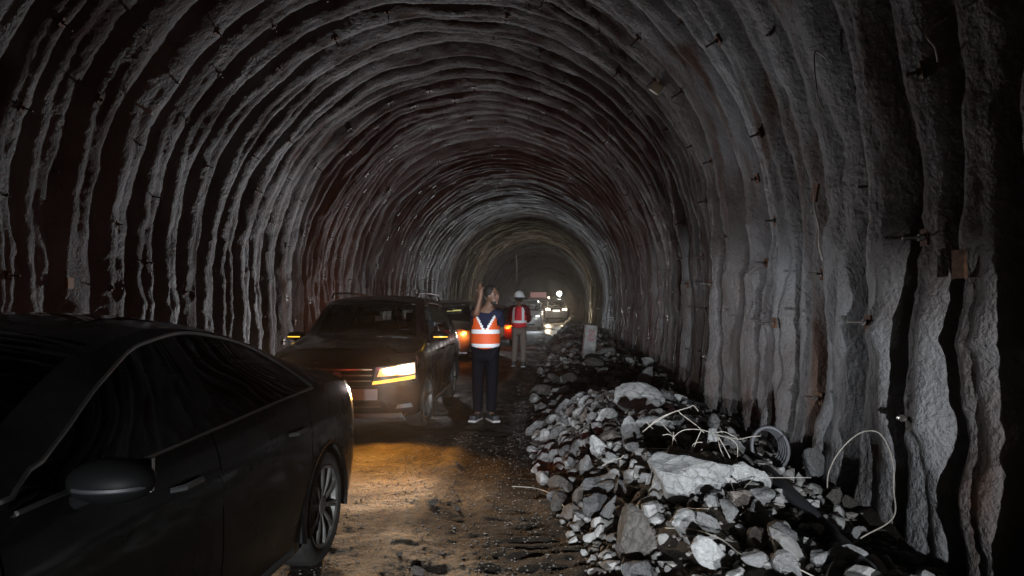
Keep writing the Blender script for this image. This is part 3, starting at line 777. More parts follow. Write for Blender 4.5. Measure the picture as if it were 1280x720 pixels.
# pale inner trim of the windscreen pillars and header
trimp = []
for y in np.linspace(SUV['cowl']-.02, SUV['head']+.06, 9): trimp.append((cv.gh(y)*.90, y, cv.top(y)-.045))
for sg in (-1, 1): MB().tube([(sg*p[0], p[1]-.01, p[2]-.012) for p in trimp], .026, 6).build('pillar_trim', mat('pale_trim', (.55, .56, .55), .7), suv)
MB().tube([(x, SUV['head']+.055+cv.bow(SUV['head'])*(1-(x/.62)**2), cv.top(SUV['head']+.06)-.035-.04*(x/.62)**2) for x in np.linspace(-.58, .58, 11)], .024, 6).build('header_trim', MATS['pale_trim'], suv)
MB().tube([(.1, 1.2, 1.165), (-.25, 1.13, 1.19), (-.6, 1.06, 1.21)], .008, 5).tube([(.60, 1.16, 1.15), (.2, 1.13, 1.19), (-.05, 1.12, 1.20)], .008, 5).build('wiper', M_DARK, suv)
HL = [(-.66, 2.10, .76), (.66, 2.10, .76)]
for (x, y, z) in HL:
    sg = -1 if x < 0 else 1
    yy = cv.fas(x, z, 1).y+.06
    dipped(lamp('headlight_or_fill_beam', 'SPOT', (x, yy, z), P_HEAD, (1, .93, .78), suv, (-.04, 1, -.06), .06, 92, .7))
    if sg < 0: lamp('side_fill_beam', 'SPOT', (-.86, 2.02, z+.03), P_SIDE_FILL, (.86, .93, 1.0), suv, (-1, .0, .25), .05, 104, .9)  # added side fill for wall and rubble, not a lamp of the SUV
    lamp('indicator_glow', 'SPOT', (x, yy+.02, z-.12), P_AMBER, (1, .40, .05), suv, (-.12, 1, -.50), .05, 96, 1.0)

# ------------------------------------------------------------------ QUEUE OF VEHICLES FURTHER IN
def spec(L, Wd, H, hood, wr=.34, zs=.25, van=False):
    f, r = L/2, -L/2; h = Wd/2; cw = f-1.05 if not van else f-.75; hd = cw-.62
    return dict(top=[(r, .95), (r+.12, H*.72), (r+.32, H*.9), (r+.8, H*.97), (0, H), (hd-.1, H*.975), (hd, H*.955), (cw, hood+.10), (cw+.3, hood+.04), (f-.3, hood-.06), (f, hood-.15)],
        belt=[(r, .9), (r+.4, hood+.04), (0, hood-.02), (cw, hood-.02), (f-.3, hood-.12), (f, hood-.2)],
        hw=[(r, h*.93), (r+.4, h*.99), (0, h), (f-.5, h*.985), (f, h*.92)], gh=[(r, h*.74), (0, h*.70), (hd, h*.71), (cw-.1, h*.82), (cw+.2, h*.87), (f, h*.83)],
        wt=[(r+.42, hood+.06), (r+.6, H*.86), (0, H*.905), (hd-.1, H*.90), (cw-.08, hood)], zs=[(r, zs+.08), (0, zs), (f, zs)],
        bow=[(r, -.04), (0, 0), (cw, .10), (f, .04)], yC=r+.42, yA=cw-.08, cowl=cw, head=hd, rhead=r+.4, rbase=r+.14, yB=[-.15], yr=r, yf=f, Dr=.15, Df=.25,
        zbr=.85, zbf=hood*.72, wheels=[r+.85, f-.85], wr=wr, floor=zs+.04, seams=[], ds=.10, spokes=6, crown=.05, nside=9, pf=2.4)
def queue_car(name, label, loc, rz, S, paint, lit, plate=True, grille=True, inter=True, hz=.72):
    root = empty(name, loc, rz); tag(root, label, 'car')
    c = Car(S).build(root, paint, M_GLASS, inter); h = S['hw'][2][1]
    mirrors(c, root, S['yA']-.15, S['belt'][2][1]+.08, paint)
    for sg in (-1, 1):
        o = c.patch([(sg*h*.50, hz-.07), (sg*h*.93, hz-.05), (sg*h*.91, hz+.09), (sg*h*.54, hz+.07)], 1, .005, 6, 2).build('headlight', M_LENS, root)
        if lit: c.patch([(sg*h*.54, hz-.06), (sg*h*.90, hz-.045), (sg*h*.89, hz+.08), (sg*h*.56, hz+.065)], 1, .012, 6, 2, .01).build('lit_lens', lit, o)
    if grille:
        g = c.patch([(-h*.46, hz-.09), (h*.46, hz-.09), (h*.50, hz+.08), (-h*.50, hz+.08)], 1, .004, 8, 2).build('grille', M_DARK, root)
        for z in (hz-.04, hz+.03): c.patch([(-h*.46, z-.007), (h*.46, z-.007), (h*.46, z+.007), (-h*.46, z+.007)], 1, .014, 8, 1, .01).build('grille_bar', M_CHROME, g)
    c.patch([(-h*.6, .28), (h*.6, .28), (h*.55, .40), (-h*.55, .40)], 1, .004, 8, 2).build('lower_grille', M_DARK, root)
    if plate: c.patch([(-.26, .46), (.26, .46), (.26, .57), (-.26, .57)], 1, .014, 4, 1).build('number_plate', M_PLATE, root)
    return c, root
M_SILV = mat('silver_paint', (.42, .43, .45), .35, .35, var=.15, vscale=3, coat=.5)
M_GREYP = mat('pale_grey_paint', (.36, .33, .31), .4, .1, var=.2, vscale=3, coat=.5)
M_REDP = mat('red_paint', (.30, .035, .025), .35, var=.2, vscale=3, coat=.6)
M_WHTP = mat('white_paint', (.6, .58, .54), .4, var=.12, vscale=3, coat=.4)
c2, r2 = queue_car('crossover_car', 'pale grey crossover with one amber hazard lamp, directly behind the dark SUV', (-3.32, 20.6, 0), math.pi+.01, spec(4.3, 1.84, 1.67, .98), M_GREYP, None)
for sg, on in ((-1, True), (1, True)):
    q_ = c2.fas(.66, .76, 1, .02); o = MB().ball((sg*.66, q_.y, .76), .055, (1.2, .5, .8), 2).build('indicator', mat('hazard_amber', (.8, .35, .05), .3, emit=(1, .42, .04), estr=14), r2)
    yy = c2.fas(.68, .76, 1).y+.08
    lamp('indicator_glow', 'POINT', (sg*.66, yy, .76), P_ORANGE2, (1, .22, .04), r2, None, .05)
    if sg > 0: lamp('headlight_or_fill_beam', 'SPOT', (sg*.66, yy, .80), P_RIB_FILL, (.92, .95, 1.0), r2, (.06, 1, .30), .12, 88, 1.0)  # added beam, hidden by the SUV, to rake the ribs
MB().box((-.15, .55, 1.36), (.42, .03, .035), rot=(0, .05, 0)).build('cabin_lamp', mat('cabin_lamp_lit', (.8, .75, .4), .5, emit=(1, .85, .3), estr=.9), r2)
c3, r3 = queue_car('hatchback', 'red hatchback glowing orange between the two people in vests', (-2.58, 27.0, 0), math.pi, spec(4.0, 1.76, 1.5, .92), M_REDP, None)
for sg in (-1, 1):
    c3.patch([(sg*.62, .70), (sg*.80, .71), (sg*.79, .775), (sg*.63, .765)], 1, .016, 4, 2, .012).build('indicator', mat('lit_orange_lamp', (.8, .2, .03), .3, emit=(1, .16, .01), estr=3.2), r3)
    lamp('indicator_glow', 'POINT', (sg*.66, c3.fas(.68, .72, 1).y+.12, .74), P_ORANGE2*.6, (1, .22, .02), r3, None, .05)
    if sg > 0: lamp('headlight_or_fill_beam', 'SPOT', (sg*.66, c3.fas(.68, .72, 1).y+.12, .78), P_RIB_FILL*.5, (.92, .95, 1.0), r3, (.0, 1, .25), .05, 100, 1.0)  # added beam on the hidden side, lights the vault further in
c4, r4 = queue_car('van', 'tall silver van beyond the worker in the white helmet', (-2.15, 43.4, 0), math.pi, spec(4.7, 1.9, 1.88, 1.12, van=True), M_SILV, None, hz=.85)
for sg in (-1, 1):
    c4.patch([(sg*.60, .83), (sg*.84, .84), (sg*.83, .90), (sg*.61, .89)], 1, .02, 4, 2, .012).build('lit_lens', mat('cool_headlight', (.8, .8, .8), .2, emit=(.9, .95, 1), estr=3.0), r4)
    lamp('headlight_or_fill_beam', 'SPOT', (sg*.70, c4.fas(.70, .86, 1).y+.08, .88), P_SILVER, (.86, .93, 1.0), r4, (0, 1, .15), .05, 120, 1.0)
c5, r5 = queue_car('jeep', 'off-road car with two blazing white headlights driving up beside the rubble', (-.45, 60.3, 0.05), math.pi, spec(4.6, 1.95, 1.98, 1.2, wr=.38, zs=.4), M_WHTP,
                   mat('blazing_headlight', (.8, .8, .8), .2, emit=(1, .82, .55), estr=20), hz=1.08)
c5.patch([(-.30, .92), (.30, .92), (.30, 1.06), (-.30, 1.06)], 1, .03, 4, 1).build('glow_plate', mat('glow_plate_white', (.8, .8, .75), .4, emit=(1, .95, .85), estr=1.6), r5)  # plate given a glow of its own, it is no lamp
for sg in (-1, 1):
    lamp('headlight_or_fill_beam', 'SPOT', (sg*.72, c5.fas(.72, 1.05, 1).y+.12, 1.10), P_FARCAR, (1, .80, .55), r5, (0, 1, -.01), .06, 112, .9)

# the vehicle behind the photographer, nose to nose with the sedan, its beams shining into the tunnel
c6, r6 = queue_car('oncoming_car', 'white car with lit headlights waiting behind the photographer, facing into the tunnel', (.45, -6.9, 0), 0.0, spec(4.6, 1.86, 1.76, 1.08), M_WHTP,
                   MATS['cool_headlight'] if 'cool_headlight' in MATS else None, hz=.92)
for sg in (-1, 1):
    dipped(lamp('headlight_or_fill_beam', 'SPOT', (sg*.62, c6.fas(.62, .94, 1).y+.08, .98), P_REAR, (.88, .94, 1.0), r6, (-.035, 1, .02), .04, 31, .9), .05, .12, .02)

# red truck with a pale panel over the cab
tr = empty('truck', (-2.55, 78, 0), math.pi); tag(tr, 'red truck with a pale pink panel above its cab, deep in the tunnel', 'truck')
M_TRK = mat('truck_red', (.22, .04, .03), .5, var=.3, vscale=2)
MB().box((0, 2.0, 1.45), (2.3, 1.9, 1.7), bev=.10).box((0, 2.95, .75), (2.2, .25, .5), bev=.05).build('cab', M_TRK, tr)
MB().box((0, 2.965, 1.78), (1.95, .03, .62), bev=.01).build('windscreen', mat('truck_screen', (.01, .01, .012), .1, coat=1), tr)
MB().box((0, 2.7, 2.62), (1.75, .5, .56), bev=.06).build('roof_panel', mat('pale_pink_glow_panel', (.62, .36, .36), .5, emit=(1, .5, .5), estr=.18), tr)  # faint glow put into the panel colour, it is no lamp
MB().box((0, -1.4, 1.75), (2.4, 4.6, 1.6), bev=.04).build('tipper_body', M_TRK, tr)
MB().box((0, -.5, .75), (1.0, 6.4, .22)).build('chassis', M_UNDER, tr)
for y in (2.1, -1.6, -2.9):
    for sg in (-1, 1):
        w = MB().lathe([(-.14, .28), (-.15, .45), (-.1, .5), (.1, .5), (.15, .45), (.14, .28)], 'x', n=24).build('wheel', M_TYRE, tr); w.location = (sg*1.02, y, .5)
        MB().lathe([(sg*.12, .0), (sg*.05, .2), (sg*.13, .29)], 'x', n=20).build('rim', M_RIM, w)
bl = MB().box((-1.12, 2.75, 2.30), (.2, .12, .16), bev=.02).build('marker_lamp', mat('warm_lamp', (.8, .7, .5), .3, emit=(1, .8, .5), estr=14), tr)

# floodlight on a stand behind the off-road car
fl = empty('floodlight', (-.22, 64.5, 0)); tag(fl, 'dazzling floodlight raised on a mast above the far off-road car', 'floodlight')
MB().tube([(0, 0, .1), (0, 0, 2.45)], .03, 8).build('mast', M_STEEL, fl)
for a in (0, 2.1, 4.2): MB().tube([(0, 0, .7), (.7*math.cos(a), .7*math.sin(a), .0)], .02, 6).build('leg', M_STEEL, fl)
hd = MB().box((0, .06, 2.58), (.56, .14, .44), bev=.03).build('lamp_head', M_DARK, fl)
MB().lathe([(-.03, .001), (-.03, .20), (-.01, .215)], 'y', (0, 0, 2.58), 24).build('lit_panel', mat('flood_white', (.9, .9, .9), .3, emit=(.95, 1.0, .9), estr=36), hd)
lamp('floodlight_beam', 'SPOT', (0, -.12, 2.58), P_FLOOD, (.92, .96, 1.0), fl, (-.02, -1, .0), .15, 110, .9)

# ------------------------------------------------------------------ PEOPLE
def skin(name, J, E, Rd, m, parent, root='pelvis', lev=2, extra=None, voxel=None):
    names = list(J); me = bpy.data.meshes.new(name); me.from_pydata([J[n] for n in names], [(names.index(a), names.index(b)) for a, b in E], [])
    o = bpy.data.objects.new(name, me); COL.objects.link(o)
    md = o.modifiers.new('s', 'SKIN'); md.use_smooth_shade = True
    if not me.skin_vertices: bpy.context.view_layer.objects.active = o
    sv = me.skin_vertices[0].data if me.skin_vertices else None
    if sv is None:
        bm = bmesh.new(); bm.from_mesh(me); bm.verts.layers.skin.verify(); bm.to_mesh(me); bm.free(); sv = me.skin_vertices[0].data
    for i, n in enumerate(names):
        r = Rd[n]; sv[i].radius = (r, r) if not isinstance(r, tuple) else r
        sv[i].use_root = (n == root)
    if lev: sb = o.modifiers.new('u', 'SUBSURF'); sb.levels = lev; sb.render_levels = lev
    dg = bpy.context.evaluated_depsgraph_get(); dg.update()
    nm = bpy.data.meshes.new_from_object(o.evaluated_get(dg)); bpy.data.objects.remove(o)
    if extra:
        bm = bmesh.new(); bm.from_mesh(nm)
        for (c, r, sc, rot) in extra:
            M = Matrix.Translation(c) @ Euler(rot).to_matrix().to_4x4() @ Matrix.Diagonal((*sc, 1))
            bmesh.ops.create_icosphere(bm, subdivisions=3, radius=r, matrix=M)
        bm.to_mesh(nm); bm.free()
    o = bpy.data.objects.new(name, nm); COL.objects.link(o)
    if voxel:
        r = o.modifiers.new('r', 'REMESH'); r.mode = 'VOXEL'; r.voxel_size = voxel; r.use_smooth_shade = True
        s_ = o.modifiers.new('sm', 'SMOOTH'); s_.iterations = 2; s_.factor = .5
        dg = bpy.context.evaluated_depsgraph_get(); dg.update()
        nm2 = bpy.data.meshes.new_from_object(o.evaluated_get(dg)); bpy.data.objects.remove(o)
        o = bpy.data.objects.new(name, nm2); COL.objects.link(o)
    o.data.materials.clear(); o.data.materials.append(m); o.data.polygons.foreach_set('use_smooth', [True]*len(o.data.polygons))
    if parent: o.parent = parent
    return o
M_SKIN = mat('skin_brown', (.19, .10, .065), .5, var=.12, vscale=20)
M_HAIR = mat('dark_hair', (.02, .016, .014), .7, bump=.5, bscale=120, bdist=.004)
def head_extra(h, yaw, tilt=0.0, r=.098):
    """head made of a few fused volumes; facing direction = -Y rotated by yaw about Z"""
    Mz = Matrix.Rotation(yaw, 3, 'Z') @ Matrix.Rotation(tilt, 3, 'X'); h = Vector(h)
    def P(x, y, z): return h+Mz @ Vector((x, y, z))
    rot = (0, 0, yaw)
    ex = [(P(0, .012, .02), r, (.80, .98, 1.12), rot), (P(0, -.030, -.065), .062, (.86, .88, .9), rot), (P(0, -.098, -.012), .017, (.8, 1.1, 1.8), rot),
          (P(0, -.088, -.062), .020, (1.35, .6, .5), rot), (P(0, -.078, -.098), .026, (1.0, .8, .8), rot), (P(0, -.080, .028), .03, (2.0, .5, .35), rot),
          (P(.078, .0, -.012), .020, (.4, .9, 1.6), rot), (P(-.078, .0, -.012), .020, (.4, .9, 1.6), rot)]
    return ex, P, rot
def hand(J, E, Rd, wrist, d, n, size=.17, curl=0.15, tag_='r', thumb_side=1, spread=.10, fists=(0, 0, 0, 0)):
    """palm along d, palm normal n, fingers as chains"""
    d = Vector(d).normalized(); n = Vector(n).normalized(); s = d.cross(n).normalized()*thumb_side; w = Vector(wrist)
    pm = w+d*size*.28; J['pm'+tag_] = tuple(pm); E.append(('wr'+tag_, 'pm'+tag_)); Rd['pm'+tag_] = (.034, .020)
    for i, (off, ln) in enumerate(((.030, .40), (.010, .45), (-.010, .42), (-.028, .34))):
        base = w+d*size*.50+s*off; dd = (d+s*off*spread*20).normalized(); c = curl+fists[i]
        p1 = base+(dd*math.cos(c)+n*math.sin(c))*size*ln*.4; p2 = p1+(dd*math.cos(2*c)+n*math.sin(2*c))*size*ln*.33; p3 = p2+(dd*math.cos(3*c)+n*math.sin(3*c))*size*ln*.27
        for k, (p, r) in enumerate(((base, .0115), (p1, .0105), (p2, .0095), (p3, .008))):
            J['f%s%d%d' % (tag_, i, k)] = tuple(p); Rd['f%s%d%d' % (tag_, i, k)] = r
            E.append((('pm'+tag_) if k == 0 else 'f%s%d%d' % (tag_, i, k-1), 'f%s%d%d' % (tag_, i, k)))
    t0 = w+d*size*.22+s*.034; t1 = t0+(d*.6+s*.7).normalized()*size*.19; t2 = t1+(d*.9+s*.3).normalized()*size*.17
    for k, (p, r) in enumerate(((t0, .015), (t1, .012), (t2, .009))):
        J['t%s%d' % (tag_, k)] = tuple(p); Rd['t%s%d' % (tag_, k)] = r; E.append((('pm'+tag_) if k == 0 else 't%s%d' % (tag_, k-1), 't%s%d' % (tag_, k)))
def garment_mats(o, mats, rule):
    o.data.materials.clear()
    for m in mats: o.data.materials.append(m)
    for p in o.data.polygons: p.material_index = rule(p.center)
def shoe(parent, x, y, z, yaw, m, sole):
    o = MB().box((0, -.05, .055), (.10, .27, .075), bev=.034).box((0, .035, .095), (.085, .11, .09), bev=.035).build('shoe', m, parent)
    o.location = (x, y, z); o.rotation_euler = (0, 0, yaw)
    MB().box((0, -.05, .015), (.108, .285, .03), bev=.012).build('sole', sole, o); return o

M_NAVY = mat('navy_cloth', (.022, .024, .05), .85, spec=.1, bump=.3, bscale=30, bdist=.01)
M_TROU = mat('dark_jeans', (.005, .0055, .009), .85, spec=.1, bump=.3, bscale=25, bdist=.01)
M_ORNG = mat('orange_vest_cloth', (.80, .11, .02), .6, bump=.2, bscale=18, bdist=.01)
M_REFL = mat('reflective_tape', (.93, .93, .95), .45)
M_RVEST = mat('red_vest_cloth', (.75, .03, .045), .7, bump=.3, bscale=18, bdist=.012)
M_RJKT = mat('dark_red_jacket', (.10, .012, .015), .8, spec=.1, bump=.3, bscale=20, bdist=.01)
M_KHAKI = mat('grey_brown_trousers', (.20, .16, .14), .85, spec=.1, bump=.35, bscale=22, bdist=.012)
M_SOLE = mat('pale_sole', (.45, .43, .42), .6); M_SHOE = mat('dark_shoe', (.03, .03, .035), .6)

def man_pointing():
    p = at(607, 527, 0.0); root = empty('person', (p.x, p.y, ground_z(p.x, p.y)))
    tag(root, 'man in an orange vest with silver bands, right arm raised and head turned aside', 'person')
    J = dict(pelvis=(0, 0, .93), belly=(0, -.005, 1.08), chest=(.0, 0, 1.28), upch=(.01, .0, 1.39), neck=(.035, .0, 1.49), hd=(.065, -.005, 1.58),
             shr=(-.165, .0, 1.40), elr=(-.09, -.24, 1.40), wrr=(-.03, -.28, 1.635), shl=(.175, .02, 1.39), ell=(.20, .15, 1.14), wrl=(.07, .26, 1.0),
             hpr=(-.09, 0, .88), knr=(-.10, -.02, .49), anr=(-.105, .02, .10), hpl=(.09, 0, .88), knl=(.085, -.03, .49), anl=(.07, .01, .10), ftr=(-.115, -.10, .05), ftl=(.10, -.11, .05))
    E = [('pelvis', 'belly'), ('belly', 'chest'), ('chest', 'upch'), ('upch', 'neck'), ('neck', 'hd'), ('upch', 'shr'), ('shr', 'elr'), ('elr', 'wrr'), ('upch', 'shl'), ('shl', 'ell'), ('ell', 'wrl'),
         ('pelvis', 'hpr'), ('hpr', 'knr'), ('knr', 'anr'), ('pelvis', 'hpl'), ('hpl', 'knl'), ('knl', 'anl'), ('anr', 'ftr'), ('anl', 'ftl')]
    Rd = dict(pelvis=(.15, .11), belly=(.145, .11), chest=(.15, .11), upch=(.11, .09), neck=.055, hd=.05, shr=.062, elr=.045, wrr=.029, shl=.062, ell=.042, wrl=.028,
              hpr=.085, knr=.055, anr=.038, hpl=.085, knl=.055, anl=.038, ftr=.03, ftl=.03)
    hand(J, E, Rd, J['wrr'], (.03, .0, 1), (.4, .9, 0), .18, .12, 'r', 1, fists=(0, .05, .8, .95))
    hand(J, E, Rd, J['wrl'], (-1, .1, -.2), (0, -1, 0), .17, .35, 'l', 1)
    ex, P, rot = head_extra((.085, -.01, 1.635), 1.0, .0)
    skin('body', J, E, Rd, M_SKIN, root, extra=ex, voxel=.0085)
    # hair, beard, eyes
    MB().ball(P(0, .030, .045), .103, (.84, .96, 1.02), 3).build('hair', M_HAIR, root)
    MB().ball(P(0, -.040, -.088), .058, (.98, .86, .72), 2).build('beard', M_HAIR, root)
    for s in (-1, 1): MB().ball(P(s*.032, -.080, .008), .012, n=2).build('eye', mat('eye_dark', (.06, .05, .045), .2), root)
    # navy shirt
    Js = {k: J[k] for k in ('pelvis', 'belly', 'chest', 'upch', 'neck', 'shr', 'elr', 'shl', 'ell')}
    Js['elr'] = tuple(Vector(J['shr']).lerp(Vector(J['elr']), .55)); Js['ell'] = tuple(Vector(J['shl']).lerp(Vector(J['ell']), .7)); Js['neck'] = (.025, 0, 1.455)
    Es = [('pelvis', 'belly'), ('belly', 'chest'), ('chest', 'upch'), ('upch', 'neck'), ('upch', 'shr'), ('shr', 'elr'), ('upch', 'shl'), ('shl', 'ell')]
    Rs = dict(pelvis=(.172, .13), belly=(.165, .128), chest=(.168, .125), upch=(.125, .105), neck=.07, shr=.078, elr=.066, shl=.078, ell=.062)
    skin('shirt', Js, Es, Rs, M_NAVY, root, lev=3)
    # vest
    Jv = dict(pelvis=(0, 0, .90), belly=(0, -.005, 1.07), chest=(0, 0, 1.25), upch=(.0, 0, 1.37), top=(.01, 0, 1.44))
    Rv = dict(pelvis=(.215, .175), belly=(.21, .17), chest=(.205, .162), upch=(.19, .145), top=(.12, .11))
    v = skin('vest', Jv, [('pelvis', 'belly'), ('belly', 'chest'), ('chest', 'upch'), ('upch', 'top')], Rv, M_ORNG, root, lev=4)
    bm = bmesh.new(); bm.from_mesh(v.data)
    kill = [f for f in bm.faces if (f.calc_center_median().z > 1.20+.0 and f.calc_center_median().y < 0 and abs(f.calc_center_median().x-.01) < .115*(f.calc_center_median().z-1.20)/.2+.01)
            or f.calc_center_median().z > 1.44 or f.calc_center_median().z < .80 or (abs(f.calc_center_median().x) > .155 and f.calc_center_median().z > 1.24)]
    bmesh.ops.delete(bm, geom=kill, context='FACES'); bm.to_mesh(v.data); bm.free()
    def rule(c):
        if 1.135 < c.z < 1.195 or .955 < c.z < 1.01: return 1
        if c.z >= 1.195 and c.y < 0:
            e = .115*(c.z-1.20)/.2+.01
            if e < abs(c.x-.01) < e+.032: return 1
        if c.z >= 1.195 and c.y >= 0 and .07 < abs(c.x) < .12: return 1
        return 0
    garment_mats(v, [M_ORNG, M_REFL], rule)
    Jt = {k: J[k] for k in ('pelvis', 'hpr', 'knr', 'anr', 'hpl', 'knl', 'anl')}; Jt['anr'] = (-.105, .02, .09); Jt['anl'] = (.07, .01, .09)
    skin('trousers', Jt, [('pelvis', 'hpr'), ('hpr', 'knr'), ('knr', 'anr'), ('pelvis', 'hpl'), ('hpl', 'knl'), ('knl', 'anl')],
         dict(pelvis=(.165, .125), hpr=.108, knr=.082, anr=.07, hpl=.108, knl=.082, anl=.07), M_TROU, root, lev=3)
    shoe(root, -.11, -.01, 0, -.25, M_SHOE, M_SOLE); shoe(root, .08, -.02, 0, .45, M_SHOE, M_SOLE)
man_pointing()

def man_helmet():
    p = at(649, 459, 0.0); root = empty('person', (p.x, p.y, ground_z(p.x, p.y)))
    tag(root, 'worker in a white helmet and red vest with white bands, back to the photographer', 'person')
    # facing away (+Y)
    J = dict(pelvis=(0, 0, .95), belly=(0, 0, 1.12), chest=(0, 0, 1.32), upch=(0, 0, 1.44), neck=(0, .01, 1.54), hd=(0, .02, 1.62),
             shr=(.18, .0, 1.44), elr=(.24, .10, 1.17), wrr=(.16, .30, 1.10), shl=(-.18, 0, 1.44), ell=(-.26, .08, 1.18), wrl=(-.20, .26, 1.02),
             hpr=(.09, 0, .90), knr=(.10, .02, .50), anr=(.10, -.02, .10), hpl=(-.09, 0, .90), knl=(-.115, .05, .50), anl=(-.14, .03, .10), ftr=(.11, .11, .05), ftl=(-.16, .15, .05))
    E = [('pelvis', 'belly'), ('belly', 'chest'), ('chest', 'upch'), ('upch', 'neck'), ('neck', 'hd'), ('upch', 'shr'), ('shr', 'elr'), ('elr', 'wrr'), ('upch', 'shl'), ('shl', 'ell'), ('ell', 'wrl'),
         ('pelvis', 'hpr'), ('hpr', 'knr'), ('knr', 'anr'), ('pelvis', 'hpl'), ('hpl', 'knl'), ('knl', 'anl'), ('anr', 'ftr'), ('anl', 'ftl')]
    Rd = dict(pelvis=(.15, .11), belly=(.14, .11), chest=(.15, .11), upch=(.11, .09), neck=.055, hd=.05, shr=.06, elr=.044, wrr=.029, shl=.06, ell=.042, wrl=.028,
              hpr=.085, knr=.055, anr=.038, hpl=.085, knl=.055, anl=.038, ftr=.03, ftl=.03)
    hand(J, E, Rd, J['wrr'], (-.4, .8, .1), (0, 0, -1), .17, .3, 'r', -1); hand(J, E, Rd, J['wrl'], (.3, .8, -.3), (0, 0, -1), .17, .3, 'l', 1)
    ex, P, rot = head_extra((0, .02, 1.68), math.pi)
    skin('body', J, E, Rd, M_SKIN, root, extra=ex, voxel=.01)
    MB().ball(P(0, .03, .02), .10, (.83, .95, 1.0), 3).build('hair', M_HAIR, root)
    hm = MB().lathe([(.145, .001), (.140, .045), (.118, .085), (.08, .113), (.03, .126), (.0, .130), (-.012, .146), (-.018, .146), (-.012, .122)], 'z', P(0, .01, .045), 28)
    hm.tube([P(0, .13, .07), P(0, .10, .135), P(0, .03, .188), P(0, -.05, .186), P(0, -.12, .10)], .012, 6)
    hm.build('helmet', mat('white_helmet', (.85, .86, .88), .35, coat=.4), root)
    Js = {k: J[k] for k in ('pelvis', 'belly', 'chest', 'upch', 'neck', 'shr', 'elr', 'shl', 'ell', 'wrr', 'wrl')}; Js['neck'] = (0, .0, 1.53)
    Es = E[:4]+[('upch', 'shr'), ('shr', 'elr'), ('elr', 'wrr'), ('upch', 'shl'), ('shl', 'ell'), ('ell', 'wrl')]
    skin('jacket', Js, Es, dict(pelvis=(.17, .13), belly=(.165, .13), chest=(.17, .13), upch=(.13, .11), neck=.072, shr=.08, elr=.064, wrr=.046, shl=.08, ell=.064, wrl=.046), M_RJKT, root, lev=3)
    Jv = dict(pelvis=(0, 0, .92), belly=(0, -.005, 1.10), chest=(0, 0, 1.30), upch=(.0, 0, 1.43), top=(0, 0, 1.50))
    v = skin('vest', Jv, [('pelvis', 'belly'), ('belly', 'chest'), ('chest', 'upch'), ('upch', 'top')], dict(pelvis=(.215, .18), belly=(.205, .17), chest=(.205, .165), upch=(.195, .15), top=(.13, .11)), M_RVEST, root, lev=4)
    bm = bmesh.new(); bm.from_mesh(v.data)
    kill = [f for f in bm.faces if f.calc_center_median().z > 1.515 or f.calc_center_median().z < .80 or (abs(f.calc_center_median().x) > .165 and f.calc_center_median().z > 1.27)]
    bmesh.ops.delete(bm, geom=kill, context='FACES'); bm.to_mesh(v.data); bm.free()
    def rule(c):
        if 1.075 < c.z < 1.145: return 1
        if c.z >= 1.145 and .085 < abs(c.x) < .15: return 1
        return 0
    garment_mats(v, [M_RVEST, M_REFL], rule)
    Jt = {k: J[k] for k in ('pelvis', 'hpr', 'knr', 'anr', 'hpl', 'knl', 'anl')}
    skin('trousers', Jt, [('pelvis', 'hpr'), ('hpr', 'knr'), ('knr', 'anr'), ('pelvis', 'hpl'), ('hpl', 'knl'), ('knl', 'anl')],
         dict(pelvis=(.165, .125), hpr=.105, knr=.082, anr=.068, hpl=.105, knl=.082, anl=.068), M_KHAKI, root, lev=3)
    shoe(root, .105, 0, 0, math.pi, M_SHOE, M_SOLE); shoe(root, -.145, .05, 0, math.pi+.1, M_SHOE, M_SOLE)
    root.rotation_euler[2] = -.12
man_helmet()

